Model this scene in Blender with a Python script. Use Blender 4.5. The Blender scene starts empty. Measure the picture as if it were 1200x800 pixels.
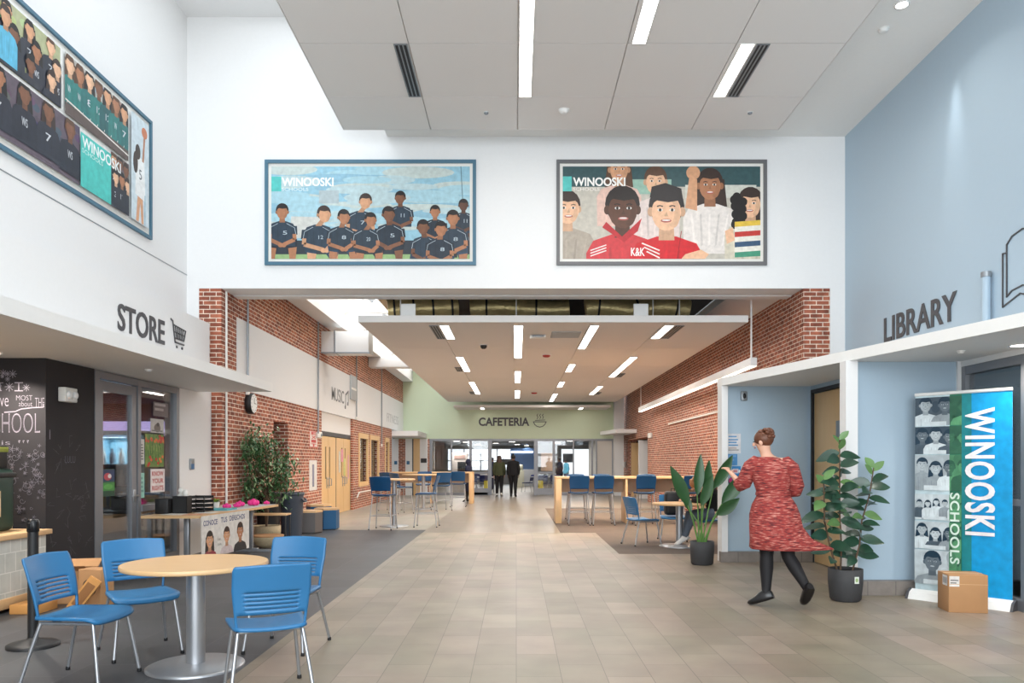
import bpy, bmesh, math, random
from mathutils import Vector, Matrix
random.seed(7)
PI = math.pi
scene = bpy.context.scene
COL = scene.collection

# ------------------------------------------------------------------ camera, world, exposure, large lights
F, H, PX, PY = 900.0, 1.45, 605.0, 541.0
cam_d = bpy.data.cameras.new('camera'); cam = bpy.data.objects.new('camera', cam_d); COL.objects.link(cam)
cam.location = (0, 0, H); cam.rotation_euler = (PI/2, 0, 0)
cam_d.sensor_width = 36; cam_d.lens = 36*F/1200
cam_d.shift_x = (600-PX)/1200; cam_d.shift_y = (PY-400)/1200
cam_d.clip_end = 200
scene.camera = cam
scene.view_settings.view_transform = 'Standard'; scene.view_settings.look = 'None'
scene.view_settings.gamma = 1; scene.view_settings.use_curve_mapping = False
scene.view_settings.exposure = 0.4

world = bpy.data.worlds.new('sky'); scene.world = world; world.use_nodes = True
bgn = world.node_tree.nodes['Background']
bgn.inputs['Color'].default_value = (0.86, 0.93, 1.0, 1); bgn.inputs['Strength'].default_value = 1.05

def area(name, loc, rot, sx, sy, power, col=(1,1,1), parent=None, spread=PI):
    l = bpy.data.lights.new(name, 'AREA'); l.shape = 'RECTANGLE'; l.size = sx; l.size_y = sy
    l.energy = power; l.color = col; l.spread = spread
    o = bpy.data.objects.new(name, l); COL.objects.link(o); o.location = loc; o.rotation_euler = rot
    if parent: o.parent = parent
    return o
DAY = (0.90, 0.96, 1.0)
area('skylight_daylight', (-3.4, 7.6, 8.95), (0,0,0), 2.0, 9.0, 105, DAY)            # daylight through the lobby skylight
area('hall_skylight_daylight', (-3.8, 23.5, 6.4), (0,0,0), 1.2, 18.0, 330, DAY)       # daylight through the hall skylight
area('entrance_daylight', (0, -3.7, 4.3), (PI/2+.12,0,0), 9.0, 4.2, 620, DAY)             # daylight through the glazed entrance behind
area('low_upward_fill', (0, -3.75, 1.1), (PI/2+.35,0,0), 9.0, 1.9, 190, DAY)          # added low fill, tilted up to brighten the canopy and ledge undersides
area('cafeteria_daylight', (-1, 51.5, 1.9), (-PI/2,0,0), 9.0, 2.0, 110, DAY)          # daylight through the cafeteria windows

# ------------------------------------------------------------------ colours and materials
def lin(c):
    c = c/255.0
    return c/12.92 if c <= .04045 else ((c+.055)/1.055)**2.4
def S(r, g, b): return (lin(r), lin(g), lin(b))
def HX(h):
    h = h.lstrip('#'); return S(int(h[0:2],16), int(h[2:4],16), int(h[4:6],16))
MATS = {}
def mat(name, rgb, rough=.6, metal=0., noise=0., nscale=20., bump=0., bscale=200., spec=.5, stretch=None):
    if name in MATS: return MATS[name]
    m = bpy.data.materials.new(name); m.use_nodes = True; MATS[name] = m
    nt = m.node_tree; b = nt.nodes['Principled BSDF']
    b.inputs['Base Color'].default_value = (*rgb, 1); b.inputs['Roughness'].default_value = rough
    b.inputs['Metallic'].default_value = metal; b.inputs['Specular IOR Level'].default_value = spec
    tc = nt.nodes.new('ShaderNodeTexCoord')
    src = tc.outputs['Object']
    if stretch:
        mp = nt.nodes.new('ShaderNodeMapping'); mp.inputs['Scale'].default_value = stretch
        nt.links.new(src, mp.inputs['Vector']); src = mp.outputs['Vector']
    n = nt.nodes.new('ShaderNodeTexNoise'); n.inputs['Scale'].default_value = nscale; n.inputs['Detail'].default_value = 5
    nt.links.new(src, n.inputs['Vector'])
    mx = nt.nodes.new('ShaderNodeMix'); mx.data_type = 'RGBA'
    k = noise if noise > 0 else .02
    mx.inputs['A'].default_value = (*[c*(1-k) for c in rgb], 1)
    mx.inputs['B'].default_value = (*[min(1, c*(1+k)) for c in rgb], 1)
    nt.links.new(n.outputs['Fac'], mx.inputs['Factor']); nt.links.new(mx.outputs['Result'], b.inputs['Base Color'])
    if bump:
        n2 = nt.nodes.new('ShaderNodeTexNoise'); n2.inputs['Scale'].default_value = bscale
        nt.links.new(src, n2.inputs['Vector'])
        bp = nt.nodes.new('ShaderNodeBump'); bp.inputs['Strength'].default_value = bump; bp.inputs['Distance'].default_value = .01
        nt.links.new(n2.outputs['Fac'], bp.inputs['Height']); nt.links.new(bp.outputs['Normal'], b.inputs['Normal'])
    return m
def emis(name, rgb, strength):
    m = bpy.data.materials.new(name); m.use_nodes = True; MATS[name] = m
    nt = m.node_tree; b = nt.nodes['Principled BSDF']
    b.inputs['Base Color'].default_value = (*rgb, 1)
    b.inputs['Emission Color'].default_value = (*rgb, 1); b.inputs['Emission Strength'].default_value = strength
    return m
def wood(name, c1, c2, rough=.4, scale=(3, 30, 3)):
    m = bpy.data.materials.new(name); m.use_nodes = True; MATS[name] = m
    nt = m.node_tree; b = nt.nodes['Principled BSDF']; b.inputs['Roughness'].default_value = rough
    tc = nt.nodes.new('ShaderNodeTexCoord'); mp = nt.nodes.new('ShaderNodeMapping'); mp.inputs['Scale'].default_value = scale
    n = nt.nodes.new('ShaderNodeTexNoise'); n.inputs['Scale'].default_value = 1.5; n.inputs['Detail'].default_value = 6
    nt.links.new(tc.outputs['Object'], mp.inputs['Vector']); nt.links.new(mp.outputs['Vector'], n.inputs['Vector'])
    mx = nt.nodes.new('ShaderNodeMix'); mx.data_type = 'RGBA'
    mx.inputs['A'].default_value = (*c1, 1); mx.inputs['B'].default_value = (*c2, 1)
    nt.links.new(n.outputs['Fac'], mx.inputs['Factor']); nt.links.new(mx.outputs['Result'], b.inputs['Base Color'])
    return m
def brick_mat(name, c1, c2, mortar, bw=.213, rh=.0726, ms=.0055, floor=False, rough=.8, bumpk=.4, swap=False, noise=.35, off=.5, spec=.5):
    m = bpy.data.materials.new(name); m.use_nodes = True; MATS[name] = m
    nt = m.node_tree; N = nt.nodes.new; L = nt.links.new; b = nt.nodes['Principled BSDF']
    b.inputs['Roughness'].default_value = rough; b.inputs['Specular IOR Level'].default_value = spec
    g = N('ShaderNodeNewGeometry'); sp = N('ShaderNodeSeparateXYZ'); L(g.outputs['Position'], sp.inputs[0])
    cb = N('ShaderNodeCombineXYZ')
    if floor:
        if swap: L(sp.outputs[1], cb.inputs[0]); L(sp.outputs[0], cb.inputs[1])
        else: L(sp.outputs[0], cb.inputs[0]); L(sp.outputs[1], cb.inputs[1])
    else:
        sn = N('ShaderNodeSeparateXYZ'); L(g.outputs['Normal'], sn.inputs[0])
        ax = N('ShaderNodeMath'); ax.operation = 'ABSOLUTE'; L(sn.outputs[0], ax.inputs[0])
        gt = N('ShaderNodeMath'); gt.operation = 'GREATER_THAN'; L(ax.outputs[0], gt.inputs[0]); gt.inputs[1].default_value = .5
        mxf = N('ShaderNodeMix'); mxf.data_type = 'FLOAT'
        L(gt.outputs[0], mxf.inputs['Factor']); L(sp.outputs[0], mxf.inputs['A']); L(sp.outputs[1], mxf.inputs['B'])
        L(mxf.outputs['Result'], cb.inputs[0]); L(sp.outputs[2], cb.inputs[1])
    br = N('ShaderNodeTexBrick'); L(cb.outputs[0], br.inputs['Vector'])
    br.offset = off
    br.inputs['Scale'].default_value = 1; br.inputs['Brick Width'].default_value = bw; br.inputs['Row Height'].default_value = rh
    br.inputs['Mortar Size'].default_value = ms; br.inputs['Mortar Smooth'].default_value = .2; br.inputs['Bias'].default_value = 0
    br.inputs['Color1'].default_value = (*c1,1); br.inputs['Color2'].default_value = (*c2,1); br.inputs['Mortar'].default_value = (*mortar,1)
    n = N('ShaderNodeTexNoise'); n.inputs['Scale'].default_value = 2.2 if floor else 9; n.inputs['Detail'].default_value = 6
    L(g.outputs['Position'], n.inputs['Vector'])
    rp = N('ShaderNodeMapRange'); rp.inputs['From Min'].default_value = .3; rp.inputs['From Max'].default_value = .7
    rp.inputs['To Min'].default_value = 1-noise; rp.inputs['To Max'].default_value = 1+noise*.6
    L(n.outputs['Fac'], rp.inputs['Value'])
    hue = N('ShaderNodeMix'); hue.data_type = 'RGBA'; hue.blend_type = 'MULTIPLY'
    hn = N('ShaderNodeTexNoise'); hn.inputs['Scale'].default_value = .9; L(g.outputs['Position'], hn.inputs['Vector'])
    hr = N('ShaderNodeValToRGB'); hr.color_ramp.elements[0].position = .4; hr.color_ramp.elements[0].color = (1,.96,.93,1); hr.color_ramp.elements[1].position = .62; hr.color_ramp.elements[1].color = (.97,1,.93,1)
    L(hn.outputs['Fac'], hr.inputs['Fac']); hue.inputs['Factor'].default_value = 1 if floor else 0
    L(br.outputs['Color'], hue.inputs['A']); L(hr.outputs['Color'], hue.inputs['B'])
    vm = N('ShaderNodeVectorMath'); vm.operation = 'SCALE'; L(hue.outputs['Result'], vm.inputs[0]); L(rp.outputs[0], vm.inputs['Scale'])
    L(vm.outputs[0], b.inputs['Base Color'])
    if bumpk:
        bp = N('ShaderNodeBump'); bp.inputs['Strength'].default_value = bumpk; bp.inputs['Distance'].default_value = .006; bp.invert = True
        L(br.outputs['Fac'], bp.inputs['Height']); L(bp.outputs['Normal'], b.inputs['Normal'])
    return m
def glass_mat(name, tint=(1,1,1), refl=.06):
    m = bpy.data.materials.new(name); m.use_nodes = True; MATS[name] = m
    nt = m.node_tree; nt.nodes.clear(); N = nt.nodes.new; L = nt.links.new
    out = N('ShaderNodeOutputMaterial'); t = N('ShaderNodeBsdfTransparent'); t.inputs[0].default_value = (*tint, 1)
    gl = N('ShaderNodeBsdfGlossy'); gl.inputs['Roughness'].default_value = .02
    lw = N('ShaderNodeLayerWeight'); lw.inputs['Blend'].default_value = .2
    mr = N('ShaderNodeMapRange'); mr.inputs['To Min'].default_value = refl; mr.inputs['To Max'].default_value = .7
    L(lw.outputs['Fresnel'], mr.inputs['Value'])
    mx = N('ShaderNodeMixShader'); L(mr.outputs[0], mx.inputs[0]); L(t.outputs[0], mx.inputs[1]); L(gl.outputs[0], mx.inputs[2])
    L(mx.outputs[0], out.inputs[0])
    return m
def print_mat():
    m = bpy.data.materials.new('printed_ink'); m.use_nodes = True; MATS['print'] = m
    nt = m.node_tree; b = nt.nodes['Principled BSDF']; b.inputs['Roughness'].default_value = .45
    a = nt.nodes.new('ShaderNodeVertexColor'); a.layer_name = 'ink'
    g = nt.nodes.new('ShaderNodeTexCoord'); n = nt.nodes.new('ShaderNodeTexNoise'); n.inputs['Scale'].default_value = 14; n.inputs['Detail'].default_value = 7
    nt.links.new(g.outputs['Object'], n.inputs['Vector'])
    r = nt.nodes.new('ShaderNodeMapRange'); r.inputs['From Min'].default_value = .3; r.inputs['From Max'].default_value = .7; r.inputs['To Min'].default_value = .84; r.inputs['To Max'].default_value = 1.08
    v = nt.nodes.new('ShaderNodeVectorMath'); v.operation = 'SCALE'
    nt.links.new(n.outputs['Fac'], r.inputs['Value']); nt.links.new(a.outputs['Color'], v.inputs[0]); nt.links.new(r.outputs[0], v.inputs['Scale']); nt.links.new(v.outputs[0], b.inputs['Base Color'])
    return m
PRINT = print_mat()

M_WHITE = mat('white_wall_paint', S(232,232,232), .7, bump=.05, bscale=120)
M_WHITE2 = mat('white_ceiling_paint', S(236,235,232), .8)
M_PANEL = mat('ceiling_panel', S(228,225,222), .8, noise=.02, nscale=60)
M_BLUE = mat('pale_blue_paint', S(171,192,208), .42, noise=.015)
M_GREEN = mat('pale_green_paint', S(200,212,184), .6)
M_FASCIA = mat('soft_white_paint', S(236,236,234), .6)
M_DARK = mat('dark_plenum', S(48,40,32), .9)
M_GREY = mat('grey_metal', S(150,155,160), .4, .6)
M_SILVER = mat('silver_powder_coat', S(172,174,178), .35, .75)
M_ALU = mat('aluminium_frame', S(140,142,147), .45, .5)
M_BLACK = mat('black_plastic', S(28,28,30), .5)
M_CHALK = mat('chalkboard_paint', S(42,38,40), .75, noise=.25, nscale=4)
M_BLUEPL = mat('blue_plastic', S(46,112,160), .38, bump=.05, bscale=400)
M_NAVYPL = mat('deep_blue_plastic', S(16,72,116), .38, bump=.05, bscale=400)
M_POT = mat('charcoal_pot', S(62,62,64), .7, bump=.15, bscale=150)
M_SOIL = mat('soil', S(60,44,34), .95, noise=.4, nscale=60, bump=.5, bscale=80)
M_CARD = mat('cardboard', S(178,134,92), .8, noise=.06, nscale=8)
M_CARD2 = mat('orange_cardboard', S(196,140,78), .8, noise=.06, nscale=8)
M_PAPER = mat('white_paper', S(232,230,224), .8)
M_LETTER = mat('dark_grey_lettering', S(74,74,78), .5)
M_DOORW = wood('maple_door', S(228,192,142), S(214,176,122), .4, (6, 6, 1))
M_MAPLE = wood('maple_laminate', S(226,188,142), S(216,175,126), .35, (2, 14, 2))
M_GLASS = glass_mat('clear_glass')
M_GLASSD = glass_mat('tinted_glass', (.8,.84,.86), .10)
M_BRICK = brick_mat('red_brick', S(176,102,76), S(132,70,52), S(232,214,196), ms=.0075)
M_TILE = brick_mat('beige_floor_tile', S(155,140,128), S(133,124,109), S(108,99,90), .61, .305, .003, True, .42, 0.05, True, .16)
M_TAUPE = brick_mat('taupe_floor_tile', S(142,133,125), S(132,123,116), S(118,110,104), .61, .305, .003, True, .3, 0.05, True, .1)
M_LGREY = brick_mat('light_grey_floor_tile', S(164,159,152), S(155,150,143), S(136,132,126), .61, .305, .003, True, .35, 0.05, True, .1)
M_SLATE = brick_mat('slate_floor_tile', S(74,75,80), S(64,65,70), S(92,92,96), .61, .61, .003, True, .45, 0.05, True, .12)
M_CARPET = brick_mat('grey_brown_carpet', S(100,88,82), S(92,81,76), S(88,78,73), .5, .5, .002, True, .9, 0, True, .12)
M_BASE = brick_mat('stone_base_tile', S(138,130,124), S(128,120,114), S(100,96,92), .305, .3, .004, False, .5, .2, False, .15)
M_LAMP = emis('lamp_diffuser', (1.0, .96, .90), 6.0)
M_LAMPW = emis('warm_lamp_diffuser', (1.0, .88, .72), 4.0)
M_SKYPANE = emis('skylight_pane', (.94, .97, 1.0), 1.6)

# ------------------------------------------------------------------ mesh builder
class MB:
    def __init__(s): s.v = []; s.f = []; s.m = []; s.sm = []; s.c = []
    def add(s, vs, fs, mi=0, smooth=False, col=(1,1,1)):
        o = len(s.v); s.v += [tuple(v) for v in vs]
        for f in fs:
            s.f.append(tuple(i+o for i in f)); s.m.append(mi); s.sm.append(smooth); s.c.append(col)
        return s
    def box(s, x0,x1,y0,y1,z0,z1, mi=0, M=None):
        vs = [Vector(p) for p in ((x0,y0,z0),(x1,y0,z0),(x1,y1,z0),(x0,y1,z0),(x0,y0,z1),(x1,y0,z1),(x1,y1,z1),(x0,y1,z1))]
        if M: vs = [M@v for v in vs]
        return s.add(vs, [(0,3,2,1),(4,5,6,7),(0,1,5,4),(1,2,6,5),(2,3,7,6),(3,0,4,7)], mi)
    def rbox(s, x0,x1,y0,y1,z0,z1, r=.005, mi=0, M=None, seg=2):
        b = bmesh.new(); bmesh.ops.create_cube(b, size=1)
        for v in b.verts: v.co = Vector(((x0+x1)/2+v.co.x*(x1-x0), (y0+y1)/2+v.co.y*(y1-y0), (z0+z1)/2+v.co.z*(z1-z0)))
        r = min(r, .49*min(x1-x0, y1-y0, z1-z0))
        bmesh.ops.bevel(b, geom=b.edges[:], offset=r, segments=seg, affect='EDGES', profile=.5)
        s.bm(b, mi, M, True); return s
    def bm(s, b, mi=0, M=None, smooth=False):
        b.verts.index_update()
        vs = [(M@v.co if M else v.co.copy()) for v in b.verts]
        s.add(vs, [[v.index for v in f.verts] for f in b.faces], mi, smooth); b.free()
    def prism(s, pts, z0, z1, mi=0, M=None):      # pts counter-clockwise in xy
        n = len(pts); vs = [Vector((p[0],p[1],z0)) for p in pts]+[Vector((p[0],p[1],z1)) for p in pts]
        if M: vs = [M@v for v in vs]
        fs = [tuple(reversed(range(n))), tuple(range(n,2*n))]+[(i,(i+1)%n,n+(i+1)%n,n+i) for i in range(n)]
        return s.add(vs, fs, mi)
    def tube(s, pts, r, seg=8, mi=0, cap=True, flat=1.0):
        pts = [Vector(p) for p in pts]; n = len(pts)
        rs = r if isinstance(r, (list,tuple)) else [r]*n
        vs = []; prev = None
        for i,p in enumerate(pts):
            t = (pts[min(i+1,n-1)]-pts[max(i-1,0)]).normalized()
            if prev is None:
                a = Vector((0,0,1)) if abs(t.z) < .9 else Vector((1,0,0))
                u = t.cross(a).normalized()
            else: u = (prev - t*prev.dot(t)).normalized()
            prev = u; w = t.cross(u)
            for k in range(seg):
                a = 2*PI*k/seg; vs.append(p + (u*math.cos(a) + w*math.sin(a)*flat)*rs[i])
        fs = [(i*seg+k, i*seg+(k+1)%seg, (i+1)*seg+(k+1)%seg, (i+1)*seg+k) for i in range(n-1) for k in range(seg)]
        s.add(vs, fs, mi, True)
        if cap:
            s.add(vs[:seg], [tuple(reversed(range(seg)))], mi); s.add(vs[-seg:], [tuple(range(seg))], mi)
        return s
    def lathe(s, prof, c=(0,0,0), seg=24, mi=0, sx=1, sy=1, smooth=True, M=None):   # prof [(r,z)...]
        vs = []; fs = []
        for r,z in prof:
            for k in range(seg):
                a = 2*PI*k/seg; v = Vector((c[0]+r*sx*math.cos(a), c[1]+r*sy*math.sin(a), c[2]+z)); vs.append(M@v if M else v)
        for i in range(len(prof)-1):
            for k in range(seg): fs.append((i*seg+k, i*seg+(k+1)%seg, (i+1)*seg+(k+1)%seg, (i+1)*seg+k))
        s.add(vs, fs, mi, smooth)
        s.add(vs[:seg], [tuple(reversed(range(seg)))], mi); s.add(vs[-seg:], [tuple(range(seg))], mi)
        return s
    def ell(s, c, r, mi=0, seg=14, rings=9, M=None):
        pr = [(math.sin(PI*(i+.001)/(rings+.002)), -math.cos(PI*(i+.001)/(rings+.002))) for i in range(rings+1)]
        vs = []; fs = []
        for a,z in pr:
            for k in range(seg):
                t = 2*PI*k/seg; v = Vector((c[0]+a*r[0]*math.cos(t), c[1]+a*r[1]*math.sin(t), c[2]+z*r[2])); vs.append(M@v if M else v)
        for i in range(rings):
            for k in range(seg): fs.append((i*seg+k, i*seg+(k+1)%seg, (i+1)*seg+(k+1)%seg, (i+1)*seg+k))
        return s.add(vs, fs, mi, True)
    def loft(s, rings, mi=0, seg=20, cap=True):   # rings: (cx,cy,cz,rx,ry[,rot])
        vs = []; fs = []
        for q in rings:
            ro = q[5] if len(q) > 5 else 0
            for k in range(seg):
                a = 2*PI*k/seg; x, y = q[3]*math.cos(a), q[4]*math.sin(a)
                vs.append((q[0]+x*math.cos(ro)-y*math.sin(ro), q[1]+x*math.sin(ro)+y*math.cos(ro), q[2]))
        for i in range(len(rings)-1):
            for k in range(seg): fs.append((i*seg+k, i*seg+(k+1)%seg, (i+1)*seg+(k+1)%seg, (i+1)*seg+k))
        s.add(vs, fs, mi, True)
        if cap: s.add(vs[:seg], [tuple(reversed(range(seg)))], mi); s.add(vs[-seg:], [tuple(range(seg))], mi)
        return s
    def build(s, name, mats, parent=None, world=True, label=None, cat=None, group=None, kind=None, solid=0):
        """world: coordinates are in the world (moved under the parent's spot); else they are local to the parent"""
        if not isinstance(mats, (list,tuple)): mats = [mats]
        if parent is None:
            xs = [v[0] for v in s.v]; ys = [v[1] for v in s.v]; zs = [v[2] for v in s.v]
            org = Vector(((min(xs)+max(xs))/2, (min(ys)+max(ys))/2, min(zs))) if world else Vector((0,0,0))
        else:
            org = Vector((0,0,0))
            if world:
                r = parent
                while r.parent: r = r.parent
                org = r.location.copy()
        me = bpy.data.meshes.new(name); me.from_pydata([tuple(Vector(v)-org) for v in s.v], [], s.f)
        for m in mats: me.materials.append(m)
        me.polygons.foreach_set('material_index', s.m); me.polygons.foreach_set('use_smooth', s.sm)
        if any(c != (1,1,1) for c in s.c):
            at = me.color_attributes.new('ink', 'FLOAT_COLOR', 'CORNER'); i = 0
            for p, c in zip(me.polygons, s.c):
                for _ in p.loop_indices:
                    at.data[i].color = (c[0], c[1], c[2], 1); i += 1
        me.validate(); me.update()
        o = bpy.data.objects.new(name, me); COL.objects.link(o)
        if parent: o.parent = parent
        else: o.location = org if world else (0,0,0)
        return tag(o, label, cat, group, kind)
def tag(o, label=None, cat=None, group=None, kind=None):
    if label: o['label'] = label
    if cat: o['category'] = cat
    if group: o['group'] = group
    if kind: o['kind'] = kind
    return o
def thing(name, label, cat, loc=(0,0,0), rz=0, group=None):
    o = bpy.data.objects.new(name, None); COL.objects.link(o); o.location = loc; o.rotation_euler = (0,0,rz)
    o.empty_display_size = .1
    return tag(o, label, cat, group)
def struct(name, mb, mats, parent=None):
    return mb.build(name, mats, parent, kind='structure' if parent is None else None)
def children(o): return [c for c in bpy.data.objects if c.parent == o]
def dup(o, loc=None, rz=None, label=None, group=None, parent=None, kids=None):
    if kids is None:
        kids = {}
        for c in bpy.data.objects:
            if c.parent: kids.setdefault(c.parent, []).append(c)
    c = o.copy(); COL.objects.link(c)
    if parent: c.parent = parent
    if loc is not None: c.location = loc
    if rz is not None: c.rotation_euler = (0,0,rz)
    if label: c['label'] = label
    if group: c['group'] = group
    for k in kids.get(o, []): dup(k, parent=c, kids=kids)
    return c
def at(x, y, d): return Vector(((x-PX)/F*d, d, H+(PY-y)/F*d))   # a spot of the place seen at (x,y), at distance d
def face_to(fx, fy): return math.atan2(-fx, fy)

# lettering: flat outlines of the built-in font
_T = {}
def text_geo(s, bold=0., ext=0., spacing=1.):
    key = (s, bold, ext, spacing)
    if key in _T: return _T[key]
    cu = bpy.data.curves.new('lettering', 'FONT'); cu.body = s; cu.size = 1; cu.offset = bold; cu.extrude = ext; cu.space_character = spacing
    cu.resolution_u = 4
    o = bpy.data.objects.new('lettering', cu); COL.objects.link(o)
    dg = bpy.context.evaluated_depsgraph_get(); me = bpy.data.meshes.new_from_object(o.evaluated_get(dg))
    v = [p.co.copy() for p in me.vertices]; f = [tuple(p.vertices) for p in me.polygons]
    bpy.data.objects.remove(o); bpy.data.curves.remove(cu); bpy.data.meshes.remove(me)
    x0 = min(p.x for p in v); x1 = max(p.x for p in v); y0 = min(p.y for p in v); y1 = max(p.y for p in v)
    v = [Vector(((p.x-x0)/(x1-x0), (p.y-y0)/(y1-y0), (p.z/ext if ext else 0))) for p in v]
    _T[key] = (v, f); return v, f
def letters(mb, s, O, U, V, w, h, N=None, depth=0., bold=.02, mi=0, col=(1,1,1), spacing=1.):
    """text filling w x h from corner O along unit vectors U, V; depth along N"""
    v, f = text_geo(s, bold, .5 if depth else 0., spacing)
    O, U, V = Vector(O), Vector(U), Vector(V); N = Vector(N) if N else Vector((0,0,0))
    mb.add([O+U*(p.x*w)+V*(p.y*h)+N*((p.z+1)/2*depth) for p in v], f, mi, False, col)

class Print:
    """a printed sheet: shapes in sheet coordinates 0..1 x 0..1, each a hair above the one before"""
    def __init__(s, O, U, V, w, h, step=.00004):
        s.O, s.U, s.V = Vector(O), Vector(U).normalized(), Vector(V).normalized(); s.N = s.U.cross(s.V).normalized()
        s.w, s.h, s.k, s.step, s.mb = w, h, 0, step, MB()
    def P(s, u, v): return s.O + s.U*(u*s.w) + s.V*(v*s.h) + s.N*(s.k*s.step)
    def clip(s, pts, r=(0,0,1,1)):
        for ax, lim, sg in ((0,r[0],1),(0,r[2],-1),(1,r[1],1),(1,r[3],-1)):
            out = []
            for i in range(len(pts)):
                a, b = pts[i], pts[(i+1)%len(pts)]
                ia, ib = (a[ax]-lim)*sg >= 0, (b[ax]-lim)*sg >= 0
                if ia: out.append(a)
                if ia != ib:
                    t = (lim-a[ax])/(b[ax]-a[ax]); out.append((a[0]+(b[0]-a[0])*t, a[1]+(b[1]-a[1])*t))
            pts = out
            if not pts: return []
        return pts
    def poly(s, pts, col, r=(0,0,1,1)):
        pts = s.clip(list(pts), r)
        if len(pts) < 3: return
        s.k += 1; s.mb.add([s.P(*p) for p in pts], [tuple(range(len(pts)))], 0, False, col)
    def rect(s, u0, v0, u1, v1, col, r=(0,0,1,1)): s.poly([(u0,v0),(u1,v0),(u1,v1),(u0,v1)], col, r)
    def ell(s, u, v, ru, rv, col, rot=0, n=18, r=(0,0,1,1), a0=0, a1=2*PI):
        rv2 = rv*s.h/s.w
        pts = []
        for i in range(n):
            a = a0+(a1-a0)*i/(n-1 if a1-a0 < 2*PI else n); x, y = ru*math.cos(a), rv2*math.sin(a)
            x, y = x*math.cos(rot)-y*math.sin(rot), x*math.sin(rot)+y*math.cos(rot)
            pts.append((u+x, v+y*s.w/s.h))
        s.poly(pts, col, r)
    def stroke(s, pts, wd, col, r=(0,0,1,1)):
        for a, b in zip(pts, pts[1:]):
            dx, dy = (b[0]-a[0])*s.w, (b[1]-a[1])*s.h; L = math.hypot(dx, dy) or 1
            nx, ny = -dy/L*wd/2/s.w, dx/L*wd/2/s.h
            s.poly([(a[0]-nx,a[1]-ny),(b[0]-nx,b[1]-ny),(b[0]+nx,b[1]+ny),(a[0]+nx,a[1]+ny)], col, r); s.k -= 1
        s.k += 1
    def text(s, t, u, v, w, h, col, bold=.0, rot=False, spacing=1.):
        s.k += 1
        if not rot: letters(s.mb, t, s.P(u,v), s.U, s.V, w*s.w, h*s.h, None, 0, bold, 0, col, spacing)
        else: letters(s.mb, t, s.P(u,v), -s.V, s.U, h*s.h, w*s.w, None, 0, bold, 0, col, spacing)   # reads downwards
    def person(s, u, v, k, skin, hair, shirt, turn=0, lean=0, long=False, r=(0,0,1,1), mono=None, arms=True, detail=False):
        """bust: head centre (u,v), head half-width k of the sheet's width"""
        q = k*s.w/s.h
        C = (lambda c: mono(c)) if mono else (lambda c: c)
        bu = u - lean*k
        if long: s.poly([(u-1.25*k,v+.5*q),(u+1.25*k,v+.5*q),(u+1.5*k,v-1.9*q),(u-1.5*k,v-1.9*q)], C(hair), r)
        s.poly([(bu-2.3*k,v-6*q),(bu-2.35*k,v-2.9*q),(bu-1.9*k,v-2.1*q),(bu-.6*k,v-1.65*q),(bu+.6*k,v-1.65*q),(bu+1.9*k,v-2.1*q),(bu+2.35*k,v-2.9*q),(bu+2.3*k,v-6*q)], C(shirt), r)
        dk = tuple(c*.72 for c in skin)
        s.poly([(bu-.5*k,v-1.9*q),(bu+.5*k,v-1.9*q),(u+.45*k,v-.7*q),(u-.45*k,v-.7*q)], C(dk), r)
        s.ell(u, v+.28*q, 1.13*k, 1.22*q, C(hair), r=r)
        s.ell(u-1.0*k, v-.1*q, .2*k, .3*q, C(dk), r=r); s.ell(u+1.0*k, v-.1*q, .2*k, .3*q, C(dk), r=r)
        s.ell(u+.12*turn*k, v-.12*q, .93*k, 1.18*q, C(skin), r=r)
        s.ell(u+(.45+.1*turn)*k, v-.2*q, .42*k, .92*q, C(tuple(c*.86 for c in skin)), r=r); s.ell(u+.12*turn*k-.1*k, v-.1*q, .62*k, .95*q, C(skin), r=r)
        for j in range(5):
            x0 = bu+(-1.7+.8*j)*k; s.poly([(x0,v-2.6*q),(x0+.16*k,v-2.5*q),(x0+(.5-.2*j)*k,v-5.2*q),(x0+(.3-.2*j)*k,v-5.4*q)], C(tuple(c*(.8 if j%2 else 1.12) for c in shirt)), r)
        s.poly([(u-.98*k,v+.35*q),(u-.6*k,v+.62*q),(u+.1*k,v+.5*q),(u+.7*k,v+.6*q),(u+.98*k,v+.35*q),(u+.8*k,v+1.15*q),(u,v+1.45*q),(u-.8*k,v+1.15*q)], C(hair), r)
        if detail:
            e = turn*.25*k
            for sg in (-1, 1):
                s.ell(u+e+sg*.38*k, v+.02*q, .17*k, .09*q, C((.8,.78,.75)), r=r); s.ell(u+e+sg*.38*k, v+.02*q, .085*k, .1*q, C((.02,.015,.01)), r=r)
                s.stroke([(u+e+sg*.2*k, v+.24*q),(u+e+sg*.4*k, v+.3*q),(u+e+sg*.58*k, v+.24*q)], .07*k*s.w, C(hair), r)
            s.poly([(u+e-.12*k,v-.38*q),(u+e+.12*k,v-.38*q),(u+e+.03*k,v-.05*q)], C(dk), r)
            s.ell(u+e, v-.66*q, .34*k, .12*q, C((.45,.12,.1)), r=r)
            s.ell(u+e, v-.63*q, .26*k, .05*q, C((.85,.82,.78)), r=r)
    def done(s, name, parent=None, **kw): return s.mb.build(name, PRINT, parent, **kw)
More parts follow.
